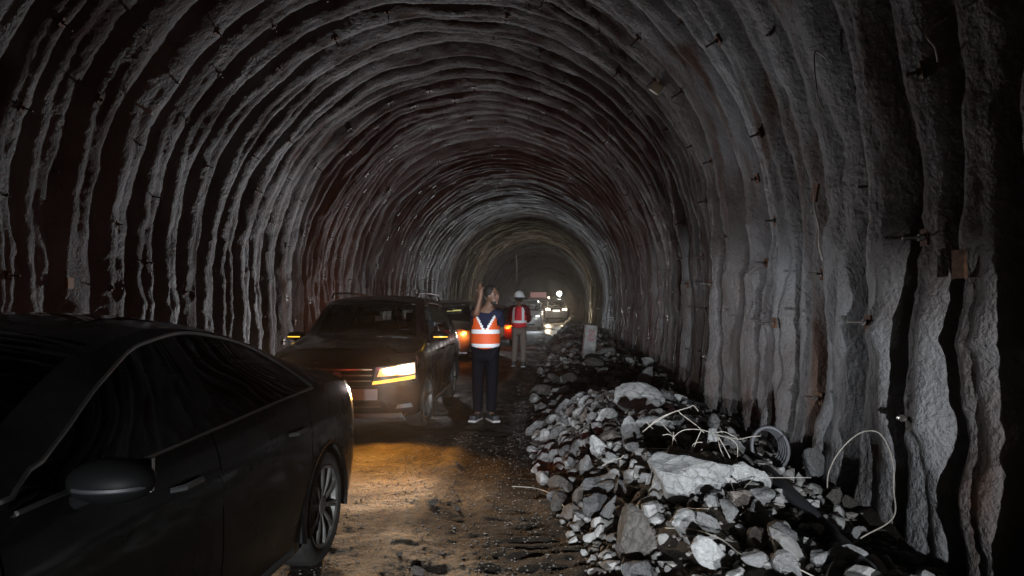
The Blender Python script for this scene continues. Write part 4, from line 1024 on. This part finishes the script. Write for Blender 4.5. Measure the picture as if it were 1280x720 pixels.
def suv_driver():
    # sits in the dark SUV, behind the wheel, facing the camera
    root = empty('person', (-2.38, 9.97+.12, .40)); tag(root, 'dark-haired driver seated behind the windscreen of the dark SUV', 'person')
    J = dict(pelvis=(0, .0, .28), belly=(0, .03, .42), chest=(0, .06, .60), upch=(-.02, .05, .72), neck=(-.03, .03, .82), hd=(-.05, .0, .89),
             shr=(-.18, .04, .70), elr=(-.25, -.14, .50), wrr=(-.16, -.36, .58), shl=(.17, .05, .70), ell=(.25, -.14, .50), wrl=(.16, -.36, .58),
             hpr=(-.1, -.02, .26), knr=(-.13, -.45, .32), anr=(-.12, -.66, .0), hpl=(.1, -.02, .26), knl=(.13, -.45, .32), anl=(.12, -.66, .0), ftr=(-.12, -.78, -.02), ftl=(.12, -.78, -.02))
    E = [('pelvis', 'belly'), ('belly', 'chest'), ('chest', 'upch'), ('upch', 'neck'), ('neck', 'hd'), ('upch', 'shr'), ('shr', 'elr'), ('elr', 'wrr'), ('upch', 'shl'), ('shl', 'ell'), ('ell', 'wrl'),
         ('pelvis', 'hpr'), ('hpr', 'knr'), ('knr', 'anr'), ('pelvis', 'hpl'), ('hpl', 'knl'), ('knl', 'anl'), ('anr', 'ftr'), ('anl', 'ftl')]
    Rd = dict(pelvis=(.14, .11), belly=(.14, .11), chest=(.15, .11), upch=(.11, .09), neck=.052, hd=.05, shr=.06, elr=.042, wrr=.028, shl=.06, ell=.042, wrl=.028,
              hpr=.08, knr=.055, anr=.038, hpl=.08, knl=.055, anl=.038, ftr=.03, ftl=.03)
    hand(J, E, Rd, J['wrr'], (.2, -.7, .5), (.3, -.5, -.6), .17, .6, 'r', 1); hand(J, E, Rd, J['wrl'], (-.2, -.7, .5), (-.3, -.5, -.6), .17, .6, 'l', -1)
    ex, P, rot = head_extra((-.07, .0, .945), .25)
    skin('body', J, E, Rd, M_SKIN, root, extra=ex, voxel=.010)
    MB().ball(P(0, .028, .048), .103, (.84, .96, 1.0), 3).build('hair', M_HAIR, root)
    for s in (-1, 1): MB().ball(P(s*.032, -.080, .008), .012, n=2).build('eye', MATS['eye_dark'], root)
    Js = {k: J[k] for k in ('pelvis', 'belly', 'chest', 'upch', 'neck', 'shr', 'elr', 'shl', 'ell', 'wrr', 'wrl')}; Js['neck'] = (-.03, .03, .80)
    skin('jacket', Js, E[:4]+[('upch', 'shr'), ('shr', 'elr'), ('elr', 'wrr'), ('upch', 'shl'), ('shl', 'ell'), ('ell', 'wrl')],
         dict(pelvis=(.16, .13), belly=(.155, .125), chest=(.165, .125), upch=(.125, .105), neck=.068, shr=.076, elr=.060, wrr=.042, shl=.076, ell=.060, wrl=.042), mat('black_jacket', (.02, .02, .022), .8), root, lev=2)
    Jt = {k: J[k] for k in ('pelvis', 'hpr', 'knr', 'anr', 'hpl', 'knl', 'anl')}
    skin('trousers', Jt, [('pelvis', 'hpr'), ('hpr', 'knr'), ('knr', 'anr'), ('pelvis', 'hpl'), ('hpl', 'knl'), ('knl', 'anl')],
         dict(pelvis=(.155, .12), hpr=.10, knr=.075, anr=.06, hpl=.10, knl=.075, anl=.06), M_TROU, root, lev=2)
suv_driver()

# ------------------------------------------------------------------ RUBBLE
def rock_material(name, c1, c2, dust):
    m = bpy.data.materials.new(name); m.use_nodes = True; n = m.node_tree.nodes; l = m.node_tree.links; p = n['Principled BSDF']
    tc = n.new('ShaderNodeTexCoord'); oi = n.new('ShaderNodeObjectInfo')
    a = n.new('ShaderNodeTexNoise'); a.inputs['Scale'].default_value = 5; a.inputs['Detail'].default_value = 10; a.inputs['Roughness'].default_value = .7; l.new(tc.outputs['Object'], a.inputs['Vector'])
    rp = n.new('ShaderNodeValToRGB'); e = rp.color_ramp.elements; e[0].position = .35; e[0].color = (*c1, 1); e[1].position = .62; e[1].color = (*c2, 1); l.new(a.outputs[0], rp.inputs[0])
    hs = n.new('ShaderNodeHueSaturation'); mr = n.new('ShaderNodeMapRange'); mr.inputs[3].default_value = .45; mr.inputs[4].default_value = 1.15
    l.new(oi.outputs['Random'], mr.inputs[0]); l.new(mr.outputs[0], hs.inputs['Value']); l.new(rp.outputs[0], hs.inputs['Color']); l.new(hs.outputs[0], p.inputs['Base Color'])
    p.inputs['Roughness'].default_value = .9
    b = n.new('ShaderNodeTexNoise'); b.inputs['Scale'].default_value = 22; b.inputs['Detail'].default_value = 10; b.inputs['Roughness'].default_value = .7; l.new(tc.outputs['Object'], b.inputs['Vector'])
    bp = n.new('ShaderNodeBump'); bp.inputs['Strength'].default_value = .9; bp.inputs['Distance'].default_value = .02; l.new(b.outputs[0], bp.inputs['Height'])
    v = n.new('ShaderNodeTexVoronoi'); v.feature = 'DISTANCE_TO_EDGE'; v.inputs['Scale'].default_value = 3.2; mpp = n.new('ShaderNodeMixRGB'); mpp.inputs[0].default_value = .25
    l.new(tc.outputs['Object'], mpp.inputs[1]); l.new(a.outputs['Color'], mpp.inputs[2]); l.new(mpp.outputs[0], v.inputs['Vector'])
    vr = n.new('ShaderNodeMapRange'); vr.inputs[2].default_value = .035; l.new(v.outputs['Distance'], vr.inputs[0])
    b2 = n.new('ShaderNodeBump'); b2.inputs['Strength'].default_value = .8; b2.inputs['Distance'].default_value = .015; l.new(vr.outputs[0], b2.inputs['Height'])
    l.new(b2.outputs[0], bp.inputs['Normal']); l.new(bp.outputs[0], p.inputs['Normal'])
    return m
M_PALE = rock_material('pale_broken_concrete', (.40, .39, .37), (.66, .66, .66), 0)
M_GREY = rock_material('grey_rock', (.20, .195, .19), (.40, .39, .39), 0)
M_DROCK = rock_material('dark_muddy_rock', (.075, .065, .055), (.19, .17, .15), 0)
M_RED = rock_material('reddish_rock', (.15, .12, .10), (.30, .25, .22), 0)
def rock_mesh(seed, sub=4, planes=13, nz=.05):
    rg = np.random.default_rng(seed)
    bm = bmesh.new(); bmesh.ops.create_icosphere(bm, subdivisions=sub, radius=1.0)
    N = rg.normal(size=(planes, 3)); N /= np.linalg.norm(N, axis=1)[:, None]; D = rg.uniform(.46, .90, planes)
    P = np.array([v.co[:] for v in bm.verts]); P /= np.linalg.norm(P, axis=1)[:, None]
    dot = P @ N.T; r = np.where(dot > .02, D/np.maximum(dot, .02), 9).min(1); r = np.minimum(r, 1.15)
    Q = P*r[:, None]; o = seed*3.1
    dn = 1.3*nz*fbm(Q[:, 0]*2.2+o, Q[:, 1]*2.2, Q[:, 2]*2.2, 3)+.018*vn(Q[:, 0]*11+o, Q[:, 1]*11, Q[:, 2]*11)
    Q = Q+P*dn[:, None]
    for v, q in zip(bm.verts, Q): v.co = q
    me = bpy.data.meshes.new('rock'); bm.to_mesh(me); bm.free()
    me.polygons.foreach_set('use_smooth', [True]*len(me.polygons)); me.set_sharp_from_angle(angle=R(28)); return me
RM = {}
def rmesh(seed, m, sub=4):
    k = (seed, m.name, sub)
    if k not in RM:
        me = rock_mesh(seed, sub, planes=8+seed % 6); me.materials.append(m); RM[k] = me
    return RM[k]
def rock(loc, dims, rot, seed, m, label=None, cat='rock', group=None, name='rubble_rock', sub=4):
    o = bpy.data.objects.new(name, rmesh(seed, m, sub)); COL.objects.link(o)
    o.location = loc; o.scale = (dims[0]/2, dims[1]/2, dims[2]/2); o.rotation_euler = rot; tag(o, label, cat, group); return o
def px_rock(cx, cy, w, h, rot, seed, m, label, depth=None, sink=.25, name='rubble_rock', sub=4, lift=0.0):
    g = hit(cx, cy+h*.35); d = (g-Vector((0, 0, CH))).dot(_F); s = d/FPX
    dims = (w*s*1.04, (depth or (w*.8))*s, h*s*1.12)
    return rock((g.x, g.y+dims[1]*.25, g.z+dims[2]*(.5-sink)+lift), dims, rot, seed, m, label, name=name, sub=sub)
KEY = [
 (862, 606, 132, 62, (.05, .22, .05), 3, M_PALE, 'broad cracked pale slab with a dark hollow below, largest in the heap', 70, .2),
 (797, 506, 62, 40, (.1, .1, .2), 5, M_PALE, 'big cracked boulder at the far top of the near rubble heap', 45, .2),
 (816, 551, 50, 26, (0, .08, .1), 7, M_PALE, 'smooth bright white boulder behind the large cracked slab', 30, .1),
 (786, 550, 16, 30, (0, .35, .2), 9, M_PALE, 'narrow upright shard leaning on the smooth white boulder', 14, .1),
 (748, 565, 34, 29, (.1, .1, .3), 11, M_PALE, 'tan-edged pale chunk at the middle of the heap', 28, .15),
 (737, 590, 22, 30, (0, .1, .1), 13, M_GREY, 'blocky grey lump just below the tan-edged chunk', 20, .2),
 (694, 547, 34, 15, (0, -.75, .2), 15, M_GREY, 'bluish elongated stone tilted up at the road edge', 14, .1),
 (713, 556, 32, 12, (0, -.4, .3), 17, M_GREY, 'flat tapering stone beside the bluish elongated stone', 16, .1),
 (746, 637, 30, 34, (0, -.35, .2), 19, M_GREY, 'thick tilted stone slab with a rust-coloured left edge', 16, .2),
 (757, 650, 64, 13, (0, -1.05, .1), 21, M_GREY, 'thin blade-like stone leaning steeply, pale bluish', 16, .1),
 (723, 628, 34, 15, (0, -1.1, .2), 23, M_RED, 'narrow brown stone standing on edge at the left of the heap', 16, .1),
 (776, 617, 18, 20, (0, .0, .1), 25, M_GREY, 'small squarish block in the dark gap left of the large slab', 14, .1),
 (792, 678, 64, 84, (.1, .1, .15), 27, M_DROCK, 'large dark earthy block with a pale corner at the bottom of the photo', 44, .3),
 (856, 664, 38, 48, (0, .1, .2), 29, M_PALE, 'rounded pale boulder just under the large slab', 34, .15),
 (884, 662, 44, 22, (0, .75, .1), 31, M_GREY, 'bluish wedge leaning against the rounded boulder', 18, .1),
 (893, 706, 54, 30, (0, .7, .2), 33, M_PALE, 'long bright boulder sloping down at the bottom edge', 30, .1),
 (949, 655, 36, 42, (0, -.3, .1), 35, M_PALE, 'bright angular stone right of the wire tangle', 28, .1),
 (984, 680, 36, 32, (0, .5, .2), 37, M_GREY, 'dull rounded stone to the lower right of the bright angular stone', 26, .15),
 (938, 603, 50, 30, (.2, .35, .1), 39, M_PALE, 'pale folded slab right of the large slab, under the wires', 34, .15),
 (893, 565, 24, 22, (0, .2, .1), 41, M_PALE, 'white faceted chunk held up within the wire tangle', 20, .0),
 (892, 543, 14, 20, (0, .1, .2), 43, M_GREY, 'small conical stone topping the wire tangle', 14, .0),
 (905, 577, 24, 14, (0, .3, .3), 45, M_GREY, 'flat grey piece below the white faceted chunk', 18, .0),
 (706, 511, 26, 24, (0, .1, .2), 47, M_GREY, 'grey boulder at the upper left of the heap', 20, .2),
 (731, 504, 18, 16, (0, .1, .5), 49, M_PALE, 'round pale lump between the grey boulder and the big cracked boulder', 14, .2),
 (758, 525, 26, 22, (0, .3, .3), 51, M_PALE, 'crumbled pale pair of lumps in the upper heap', 20, .2),
 (752, 540, 26, 14, (0, .2, .1), 53, M_PALE, 'low pale stone right above the tan-edged chunk', 20, .2),
 (733, 524, 18, 20, (0, .4, .5), 55, M_RED, 'reddish stone amid the upper left rubble', 14, .2),
 (680, 576, 16, 15, (0, .1, .1), 57, M_GREY, 'small rough grey stone nearest the road ruts', 12, .2),
 (693, 573, 13, 20, (0, -.3, .1), 59, M_PALE, 'small pale upright stone next to the rough grey one', 12, .2),
 (715, 582, 12, 18, (0, -.3, .1), 61, M_GREY, 'slim pale stone left of the blocky grey lump', 10, .2),
 (700, 600, 20, 14, (0, -.1, .1), 63, M_GREY, 'dull egg-shaped stone on the left slope of the heap', 14, .2),
 (788, 572, 20, 14, (0, -.4, .1), 65, M_GREY, 'wedge stone below the smooth white boulder', 14, .1),
 (1019, 590, 36, 44, (0, -.1, .1), 67, M_GREY, 'tall grey block at the foot of a wall rib, beneath the wire loop', 26, .2),
 (1046, 625, 26, 24, (0, -.1, .3), 69, M_DROCK, 'squarish dark block in front of the wall inside the wire loop', 20, .2),
 (1064, 632, 24, 18, (0, .1, .1), 71, M_DROCK, 'cluster stone beside the squarish block by the wall', 20, .2),
 (1075, 682, 26, 26, (0, .4, .1), 73, M_GREY, 'blue-grey stone where the wire loop comes down', 20, .1),
 (1060, 706, 60, 18, (0, .65, .1), 75, M_GREY, 'long fallen fragment under the lower end of the wire loop', 20, .1),
 (1022, 708, 24, 30, (0, .2, .1), 77, M_GREY, 'squat stone between the wires at the bottom edge', 20, .1),
 (946, 706, 40, 18, (0, .3, .1), 79, M_GREY, 'rough brownish stone lying along the lower wire', 20, .1),
 (1139, 703, 38, 12, (0, .05, .1), 81, M_PALE, 'curved pale fragment alone in the dark by the wall foot', 14, .1),
 (848, 500, 20, 9, (0, .05, .1), 83, M_PALE, 'oval pale stone by the black hose near the wall', 10, .2),
 (809, 457, 16, 16, (0, -.7, .1), 85, M_PALE, 'tilted whitish slab against the ribs beyond the pit', 5, .1),
 (788, 455, 20, 9, (0, .9, .1), 87, M_PALE, 'slender slab left of the tilted whitish slab', 6, .1),
 (760, 440, 20, 9, (0, .1, .1), 89, M_GREY, 'flat grey stone right of the concrete post', 8, .2),
 (713, 421, 14, 6, (0, .0, .1), 91, M_PALE, 'pale flat stone left of and beyond the concrete post', 8, .2),
 (806, 475, 22, 26, (0, .6, .1), 93, M_GREY, 'leaning grey plate on the far side of the pit', 10, .2),
 (690, 475, 24, 14, (0, .2, .1), 95, M_DROCK, 'dark low boulder at the road edge beyond the near heap', 12, .2),
 (712, 478, 22, 16, (0, .1, .6), 97, M_DROCK, 'dark rounded boulder left of the pit', 12, .2),
 (745, 455, 26, 12, (0, .1, .2), 99, M_DROCK, 'dark boulder at the foot of the concrete post', 12, .2),
]
key_pts = []
for k in KEY:
    o = px_rock(k[0], k[1], k[2], k[3], k[4], k[5], k[6], k[7], k[8], k[9], lift=.07 if 780 < k[0] < 910 and 535 < k[1] < 580 else .02); key_pts.append((o.location.x, o.location.y, max(o.scale)))
# smaller pieces, each an object
ZONES = [('small loose rubble piece in the near heap beside the wheel ruts', 'loose pieces of the near rubble heap'),
         ('small loose rubble piece in the dark pit or on the bank beyond it', 'loose pieces around the pit'),
         ('small loose stone along the foot of the ribbed right wall', 'stones along the wall foot'),
         ('small dark stone embedded in the muddy road edge', 'stones in the road edge')]
cnt = 0; tries = 0
while cnt < 248 and tries < 12000:
    tries += 1; u = random.random()
    if u < .80: y = random.uniform(2.9, 9.0); x = random.uniform(-.4, 1.5); z_ = 0
    elif u < .90: y = random.uniform(9.5, 30); x = random.uniform(-.5, 1.9); z_ = 1
    elif u < .97: y = random.uniform(3.4, 14); x = random.uniform(1.5, 2.05); z_ = 2
    else: y = random.uniform(3.2, 9); x = random.uniform(-1.0, .1); z_ = 3
    xl = float(np.interp(y, _XLY, _XLV))
    if z_ in (0, 1) and x < xl-.02: continue
    if z_ == 3 and x > xl+.05: continue
    if z_ == 0 and x > 1.35: continue
    s = {0: random.uniform(.10, .20)*(1.3 if random.random() < .15 else 1), 1: random.uniform(.10, .34), 2: random.uniform(.05, .14), 3: random.uniform(.03, .07)}[z_]
    gz = ground_z(x, y); q = in_view(Vector((x, y, gz)))
    if not q or not (0 < q[0] < 1280 and q[1] < 730): continue
    if any(math.hypot(x-a, y-b) < c_*.72+s*.30 for a, b, c_ in key_pts): continue
    key_pts.append((x, y, s*.34))
    m = random.choice([M_GREY, M_GREY, M_PALE, M_GREY, M_DROCK, M_PALE, M_RED]) if z_ == 0 else random.choice([M_GREY, M_DROCK, M_DROCK]) if z_ != 3 else M_DROCK
    lab, grp = ZONES[z_]
    rock((x, y, gz+s*.22), (s*random.uniform(.8, 1.4), s*random.uniform(.7, 1.2), s*random.uniform(.5, .9)), (random.uniform(-.5, .5), random.uniform(-.6, .6), random.uniform(0, 6.28)),
         random.choice([2, 4, 6, 8, 10, 12, 14, 16, 18, 20, 22, 24]), m, lab, 'rock', grp, 'loose_stone', 3)
    cnt += 1
# smaller rubble filling the gaps: hundreds of pieces, one object
def fill_stones():
    rg = np.random.default_rng(23); base = []
    for k in range(10):
        me = rock_mesh(100+k, 2, 10); V = np.array([v.co[:] for v in me.vertices]); F = np.array([p.vertices[:] for p in me.polygons]); base.append((V, F)); bpy.data.meshes.remove(me)
    VV = []; FF = []; n = 0; k = 0
    while k < 1500:
        if k < 1150: y = rg.uniform(2.7, 9.5); x = rg.uniform(-.4, 1.9); s = rg.uniform(.02, .05)*(1.6 if rg.random() < .3 else 1)
        else: y = rg.uniform(9.5, 40); x = rg.uniform(-.6, 2.0); s = rg.uniform(.04, .11)
        if x < np.interp(y, _XLY, _XLV)-.05: continue
        V, F = base[rg.integers(10)]; E = Euler(tuple(rg.uniform(-3, 3, 3))).to_matrix(); Q = (V*s*rg.uniform(.7, 1.3, 3)) @ np.array(E).T
        VV.append(Q+np.array([[x, y, ground_z(x, y)+s*.3]])); FF.append(F+n); n += len(V); k += 1
    o = mesh_np('rubble_fill', np.concatenate(VV), np.concatenate(FF), mat('rubble_fill_stone', (.15, .14, .13), .9, col2=(.40, .39, .38), vscale=3.5, bump=.8, bscale=40, bdist=.01), sharp=28)
    tag(o, kind='stuff')
fill_stones()
# gravel and grit: uncountable
def gravel():
    rg = np.random.default_rng(5); V = []; F = []; n = 0
    base = []
    for s in range(8):
        bm = bmesh.new(); bmesh.ops.create_icosphere(bm, subdivisions=1, radius=1)
        P = np.array([v.co[:] for v in bm.verts]); P = P*(1+.3*rg.normal(size=(len(P), 1))*.6); P[:, 2] *= .65
        base.append((P, np.array([[v.index for v in f.verts] for f in bm.faces]))); bm.free()
    for i in range(9000):
        t = rg.random()
        if t < .55: y = rg.uniform(2.6, 10)**1.0; x = rg.uniform(-.6, 2.1)
        elif t < .80: y = rg.uniform(2.6, 8); x = rg.uniform(-1.6, .3)
        else: y = rg.uniform(10, 35); x = rg.uniform(-.9, 2.1)
        xl = float(np.interp(y, _XLY, _XLV)); on = x > xl
        s = rg.uniform(.006, .028)*(1.0 if on else .30)*(1 if y < 10 else 2.2)
        if on and rg.random() < .12: s *= 1.7
        P, f = base[rg.integers(8)]; a = rg.uniform(0, 6.28); c_, s_ = math.cos(a), math.sin(a)
        Q = P*s*rg.uniform(.7, 1.4, 3); Q = np.stack([Q[:, 0]*c_-Q[:, 1]*s_, Q[:, 0]*s_+Q[:, 1]*c_, Q[:, 2]], 1)
        V.append((Q, x, y, s)); F.append(f+n); n += len(P)
    gx = ground_h(np.array([v[1] for v in V]), np.array([v[2] for v in V]))
    VV = np.concatenate([q+np.array([[x, y, g+s*.25]]) for (q, x, y, s), g in zip(V, gx)])
    m = mat('rubble_grit', (.09, .08, .07), .9, col2=(.27, .25, .23), vscale=9)
    o = mesh_np('gravel', VV, np.concatenate(F), m, smooth=False); tag(o, kind='stuff')
gravel()

# leaning concrete marker post with pink paint
g = hit(735, 447)
post = empty('concrete_post', (g.x, g.y+.1, g.z-.10)); tag(post, 'stubby concrete post with faded pink paint marks, tilted in the far rubble', 'post')
bm_ = MB().box((0, 0, .42), (.30, .22, .92), bev=.045).build('post_body', mat('weathered_concrete', (.33, .32, .31), .85, var=.3, vscale=8, bump=.6, bscale=25), post)
mb = MB()
for a in range(3):
    z = .50+a*.10; mb.tube([(-.06, -.115, z), (.0, -.117, z+.07), (.03, -.117, z+.0), (.08, -.116, z+.06)], .014, 5)
mb.build('pink_paint_mark', mat('pink_paint', (.55, .14, .17), .6), post); post.rotation_euler = (.03, .09, .1)

# ------------------------------------------------------------------ WIRES, HOSES
M_WIRE = mat('pale_wire', (.42, .38, .33), .5, .2, var=.2, vscale=20)
def wire(pts, Y, r, label, name='wire', m=M_WIRE, cat='wire', n=5):
    P = []
    for i, q in enumerate(pts):
        yy = min(Y[i] if isinstance(Y, (list, tuple)) else Y, hit(q[0], q[1]).y-.16)
        P.append(atY(q[0], q[1], yy))
    o = MB().tube(smooth_path(P, n), r*.82, 6).build(name, m, None, sharp=None); tag(o, label, cat); return o
wire([(1034, 610), (1036, 590), (1048, 566), (1066, 547), (1082, 539), (1098, 541), (1110, 558), (1117, 585), (1117, 612), (1119, 640), (1108, 655), (1080, 670), (1052, 690), (1038, 708), (1030, 730)],
     [4.3, 4.25, 4.2, 4.15, 4.1, 4.05, 4.0, 3.9, 3.85, 3.75, 3.7, 3.6, 3.5, 3.4, 3.3], .0048, 'large loop of pale wire arching in front of the right wall ribs')
D0 = 5.0
wire([(806, 538), (822, 524), (842, 515), (862, 509), (867, 507), (873, 514)], 5.2, 0.0041, 'bent wire forming the highest peak of the tangle')
wire([(803, 540), (820, 527), (845, 514), (852, 518), (872, 533), (880, 541)], 5.1, 0.0041, 'bent wire just under the highest peak of the tangle')
wire([(808, 527), (812, 532), (816, 536)], 5.1, 0.0034, 'tiny crossing tie wire at the left foot of the bent wires')
wire([(841, 548), (848, 541), (858, 537), (875, 537), (890, 541), (905, 544), (922, 549), (938, 546), (951, 545)], 4.9, 0.0037, 'long wavy wire running rightwards across the tangle')
wire([(896, 544), (912, 548), (921, 556), (922, 567), (921, 579)], 4.8, 0.0037, 'wire hooking down at the right of the tangle')
wire([(828, 544), (836, 543), (843, 548), (847, 558)], 4.9, 0.0034, 'small arched wire behind the smooth white boulder')
wire([(842, 540), (841, 552), (840, 560)], 4.85, 0.0034, 'short upright wire crossing the small arched wire')
wire([(806, 560), (835, 561), (852, 562), (868, 566), (872, 567), (878, 561)], 4.75, 0.0037, 'wire running level just in front of the white boulder')
wire([(808, 561), (807, 572)], 4.75, 0.0034, 'stub wire hanging down at the left of the level wire')
wire([(835, 560), (837, 575)], 4.75, 0.0034, 'left one of two stub wires hanging side by side')
wire([(840, 560), (840, 575)], 4.75, 0.0034, 'right one of two stub wires hanging side by side')
wire([(877, 537), (872, 548), (867, 560), (862, 568), (858, 574)], 4.8, 0.0034, 'wire slanting down through the middle of the tangle')
wire([(864, 565), (866, 556), (872, 553), (878, 553)], 4.8, 0.0034, 'little crooked wire hook inside the tangle')
wire([(872, 567), (862, 572), (867, 577)], 4.78, 0.0034, 'short kinked wire end low in the tangle')
wire([(897, 545), (900, 560), (906, 574), (911, 590), (914, 604), (922, 622), (929, 635)], [4.8, 4.75, 4.7, 4.6, 4.5, 4.4, 4.35], 0.0041, 'long wire dropping steeply over the right end of the large slab')
wire([(898, 546), (906, 560), (913, 574), (917, 589)], 4.65, 0.0041, 'second steep wire close beside the long dropping wire')
wire([(853, 577), (865, 575), (880, 577), (894, 584), (906, 590)], 4.55, 0.0037, 'curved wire lying over the top edge of the large slab')
wire([(922, 548), (906, 540), (895, 541)], 4.82, 0.0034, 'short wire sticking out beside the small conical stone')
wire([(952, 597), (985, 597), (1014, 597)], 4.4, 0.0034, 'straight wire pointing towards the wall')
wire([(917, 626), (930, 610), (944, 596)], 4.35, 0.0034, 'wire rising rightwards behind the folded slab')
wire([(925, 644), (945, 630), (963, 627)], 4.25, 0.0034, 'wire fork below the folded slab')
wire([(858, 635), (872, 636), (886, 636)], 4.2, 0.0034, 'short straight wire just under the large slab')
wire([(832, 660), (860, 661), (882, 666), (905, 676), (925, 692), (945, 697), (975, 700), (1000, 712), (1020, 722)], [3.8, 3.8, 3.8, 3.75, 3.7, 3.65, 3.6, 3.5, 3.45], 0.0044, 'long wire snaking over the stones to the bottom edge')
wire([(640, 608), (668, 610), (690, 618), (702, 630), (708, 636)], [5.9, 5.8, 5.6, 5.45, 5.35], 0.0041, 'lone wire curving off the heap over the muddy ruts')
wire([(752, 583), (764, 576), (775, 573), (780, 569)], 5.1, 0.0034, 'small curled wire beside the tan-edged chunk')
wire([(826, 528), (842, 545)], 5.0, 0.0027, 'thin straight tie wire over the white boulder')
# black hose at wall foot
def gpath(pp, lift=.03): return [hit(*p)+Vector((0, 0, lift)) for p in pp]
M_HOSE = mat('black_hose_rubber', (.022, .022, .024), .45)
tag(MB().tube(smooth_path(gpath([(832, 430+40), (838, 490), (855, 505), (880, 512), (905, 515), (935, 540), (965, 565)], .05)), .035, 8).build('hose', M_HOSE, None, sharp=None), 'black hose curving along the wall foot past the oval stone', 'hose')
tag(MB().tube(smooth_path(gpath([(958, 598), (985, 625), (1015, 655), (1050, 690), (1085, 730)], .05)), .045, 8).build('pipe', M_HOSE, None, sharp=None), 'straight dark pipe lying between the heap and the wall', 'pipe')
g = hit(962, 583); mb = MB()
for k in range(5):
    rr = .15-.008*k; pts = [(g.x+rr*math.cos(a)*.9, g.y-.02+.03*k+rr*.35*math.sin(a), g.z+.14+rr*math.sin(a)) for a in np.linspace(0, 2*math.pi, 26)]
    mb.tube(pts, .014, 6, cap=False)
tag(mb.build('hose_coil', mat('grey_hose', (.13, .13, .14), .5), None, sharp=None), 'coiled grey hose standing at the wall foot right of the wires', 'hose coil')

# things hanging on or from the lining
def wall_pt(px, py, Y=None):
    d = ray(px, py); o = Vector((0, 0, CH)); t = 2.0
    while t < 100:
        p = o+d*t; r_ = math.hypot(p.x-CX, p.z-RZ) if p.z > RZ else abs(p.x-CX)
        if r_ > RR-.14: return p
        t += .02
    return p
def inward(p): 
    return (Vector((CX-p.x, 0, RZ-p.z)) if p.z > RZ else Vector((CX-p.x, 0, 0))).normalized()
M_CREAM = mat('cream_plastic', (.62, .54, .36), .5)
p = wall_pt(827, 105); n_ = inward(p); o = MB().box(p+n_*.10, (.16, .10, .13), rot=(.3, .5, .3), bev=.02).tube([p+n_*.1, p+n_*.12+Vector((.1, 0, .14))], .018, 6).tube([p-n_*.05, p+n_*.12], .02, 6).build('ceiling_bracket', M_CREAM); tag(o, 'yellowish bracket fixed to the lining high on the upper right', 'bracket')
p = wall_pt(172, 131); n_ = inward(p); o = MB().tube([p, p+n_*.16+Vector((0, 0, .0))], .02, 6).box(p+n_*.18, (.12, .06, .06), rot=(0, .4, 0), bev=.015).build('wall_anchor', mat('pale_anchor', (.6, .58, .54), .5)); tag(o, 'pale anchor head sticking out of the upper left lining', 'anchor')
p = wall_pt(1028, 240); n_ = inward(p)
rp = empty('anchor_plate', p+n_*.06); tag(rp, 'rusty orange anchor plate with a cord trailing down the right wall', 'plate')
MB().box((0, 0, 0), (.02, .12, .16), rot=(.2, .1, 0)).build('plate', M_RUST, rp, smooth=False)
MB().tube(smooth_path([(-.01, 0, -.02), (-.02, -.05, -.16), (-.0, -.08, -.32), (0, -.07, -.46), (.02, -.1, -.6)]), .007, 5).build('cord', M_WIRE, rp, sharp=None)
p = wall_pt(1211, 330); n_ = inward(p); o = MB().box(p+n_*.05, (.02, .10, .16), rot=(0, 0, .1)).build('anchor_plate', M_RUST, smooth=False); tag(o, 'brown anchor plate alone in the darkness at the far right', 'plate')
p = wall_pt(83, 354); n_ = inward(p); o = MB().box(p+n_*.05, (.02, .12, .14), rot=(0, 0, .1)).build('anchor_plate', mat('orange_plate', (.5, .22, .06), .6), smooth=False); tag(o, 'small orange plate on the left wall above the sedan roof', 'plate')
p = atY(645, 319, 30); q = atY(646, 352, 30); o = MB().tube([p, (p+q)/2+Vector((.02, 0, 0)), q], .03, 6).build('hanging_cable', mat('grey_cable', (.4, .38, .36), .6), None); tag(o, 'grey cable hanging from the vault above the white helmet', 'cable')
p = atY(760, 150, 10); q = atY(761, 195, 10); o = MB().tube([p, q], .004, 5).build('hanging_wire', M_WIRE, None); tag(o, 'thin wire hanging from the vault right of centre', 'wire')
p = atY(619, 182, 22); q = atY(619, 194, 22); o = MB().tube([p, q], .012, 5).ball(q, .035, n=1).build('hanging_wire', M_WIRE, None); tag(o, 'short wire with a lump on its end, hanging at the top centre of the vault', 'wire')
p = wall_pt(1185, 22); n_ = inward(p); o = MB().tube(smooth_path([p, p+n_*.12+Vector((0, 0, -.05)), p+n_*.10+Vector((0, -.05, -.16)), p+n_*.03+Vector((0, .05, -.22))]), .007, 5).build('wall_wire', M_WIRE, None, sharp=None); tag(o, 'loose curl of wire high on the dark right wall', 'wire')
p = wall_pt(1035, 75); n_ = inward(p); o = MB().tube(smooth_path([p, p+n_*.10+Vector((0, 0, .10)), p+n_*.12+Vector((0, -.05, -.12)), p+n_*.08+Vector((0, -.02, -.3)), p+n_*.02+Vector((0, .05, -.36))]), .006, 5).build('wall_wire', M_WIRE, None, sharp=None); tag(o, 'twisted wire dangling from a hole near the top of the right wall', 'wire')

# ------------------------------------------------------------------ HAZE (dust and exhaust in the tunnel air)
def haze():
    o = MB().box((CX, 65, 3.0), (14, 174, 9.6)).build('haze', mat('haze_tmp', (1, 1, 1)), None, smooth=False); tag(o, kind='stuff')
    m = bpy.data.materials.new('dusty_air'); m.use_nodes = True; n = m.node_tree.nodes; n.clear()
    out = n.new('ShaderNodeOutputMaterial'); v = n.new('ShaderNodeVolumePrincipled')
    v.inputs['Color'].default_value = (.85, .78, .72, 1); v.inputs['Density'].default_value = HAZE; v.inputs['Anisotropy'].default_value = .88
    m.node_tree.links.new(v.outputs[0], out.inputs['Volume']); o.data.materials.clear(); o.data.materials.append(m)
HAZE = .0010
haze()
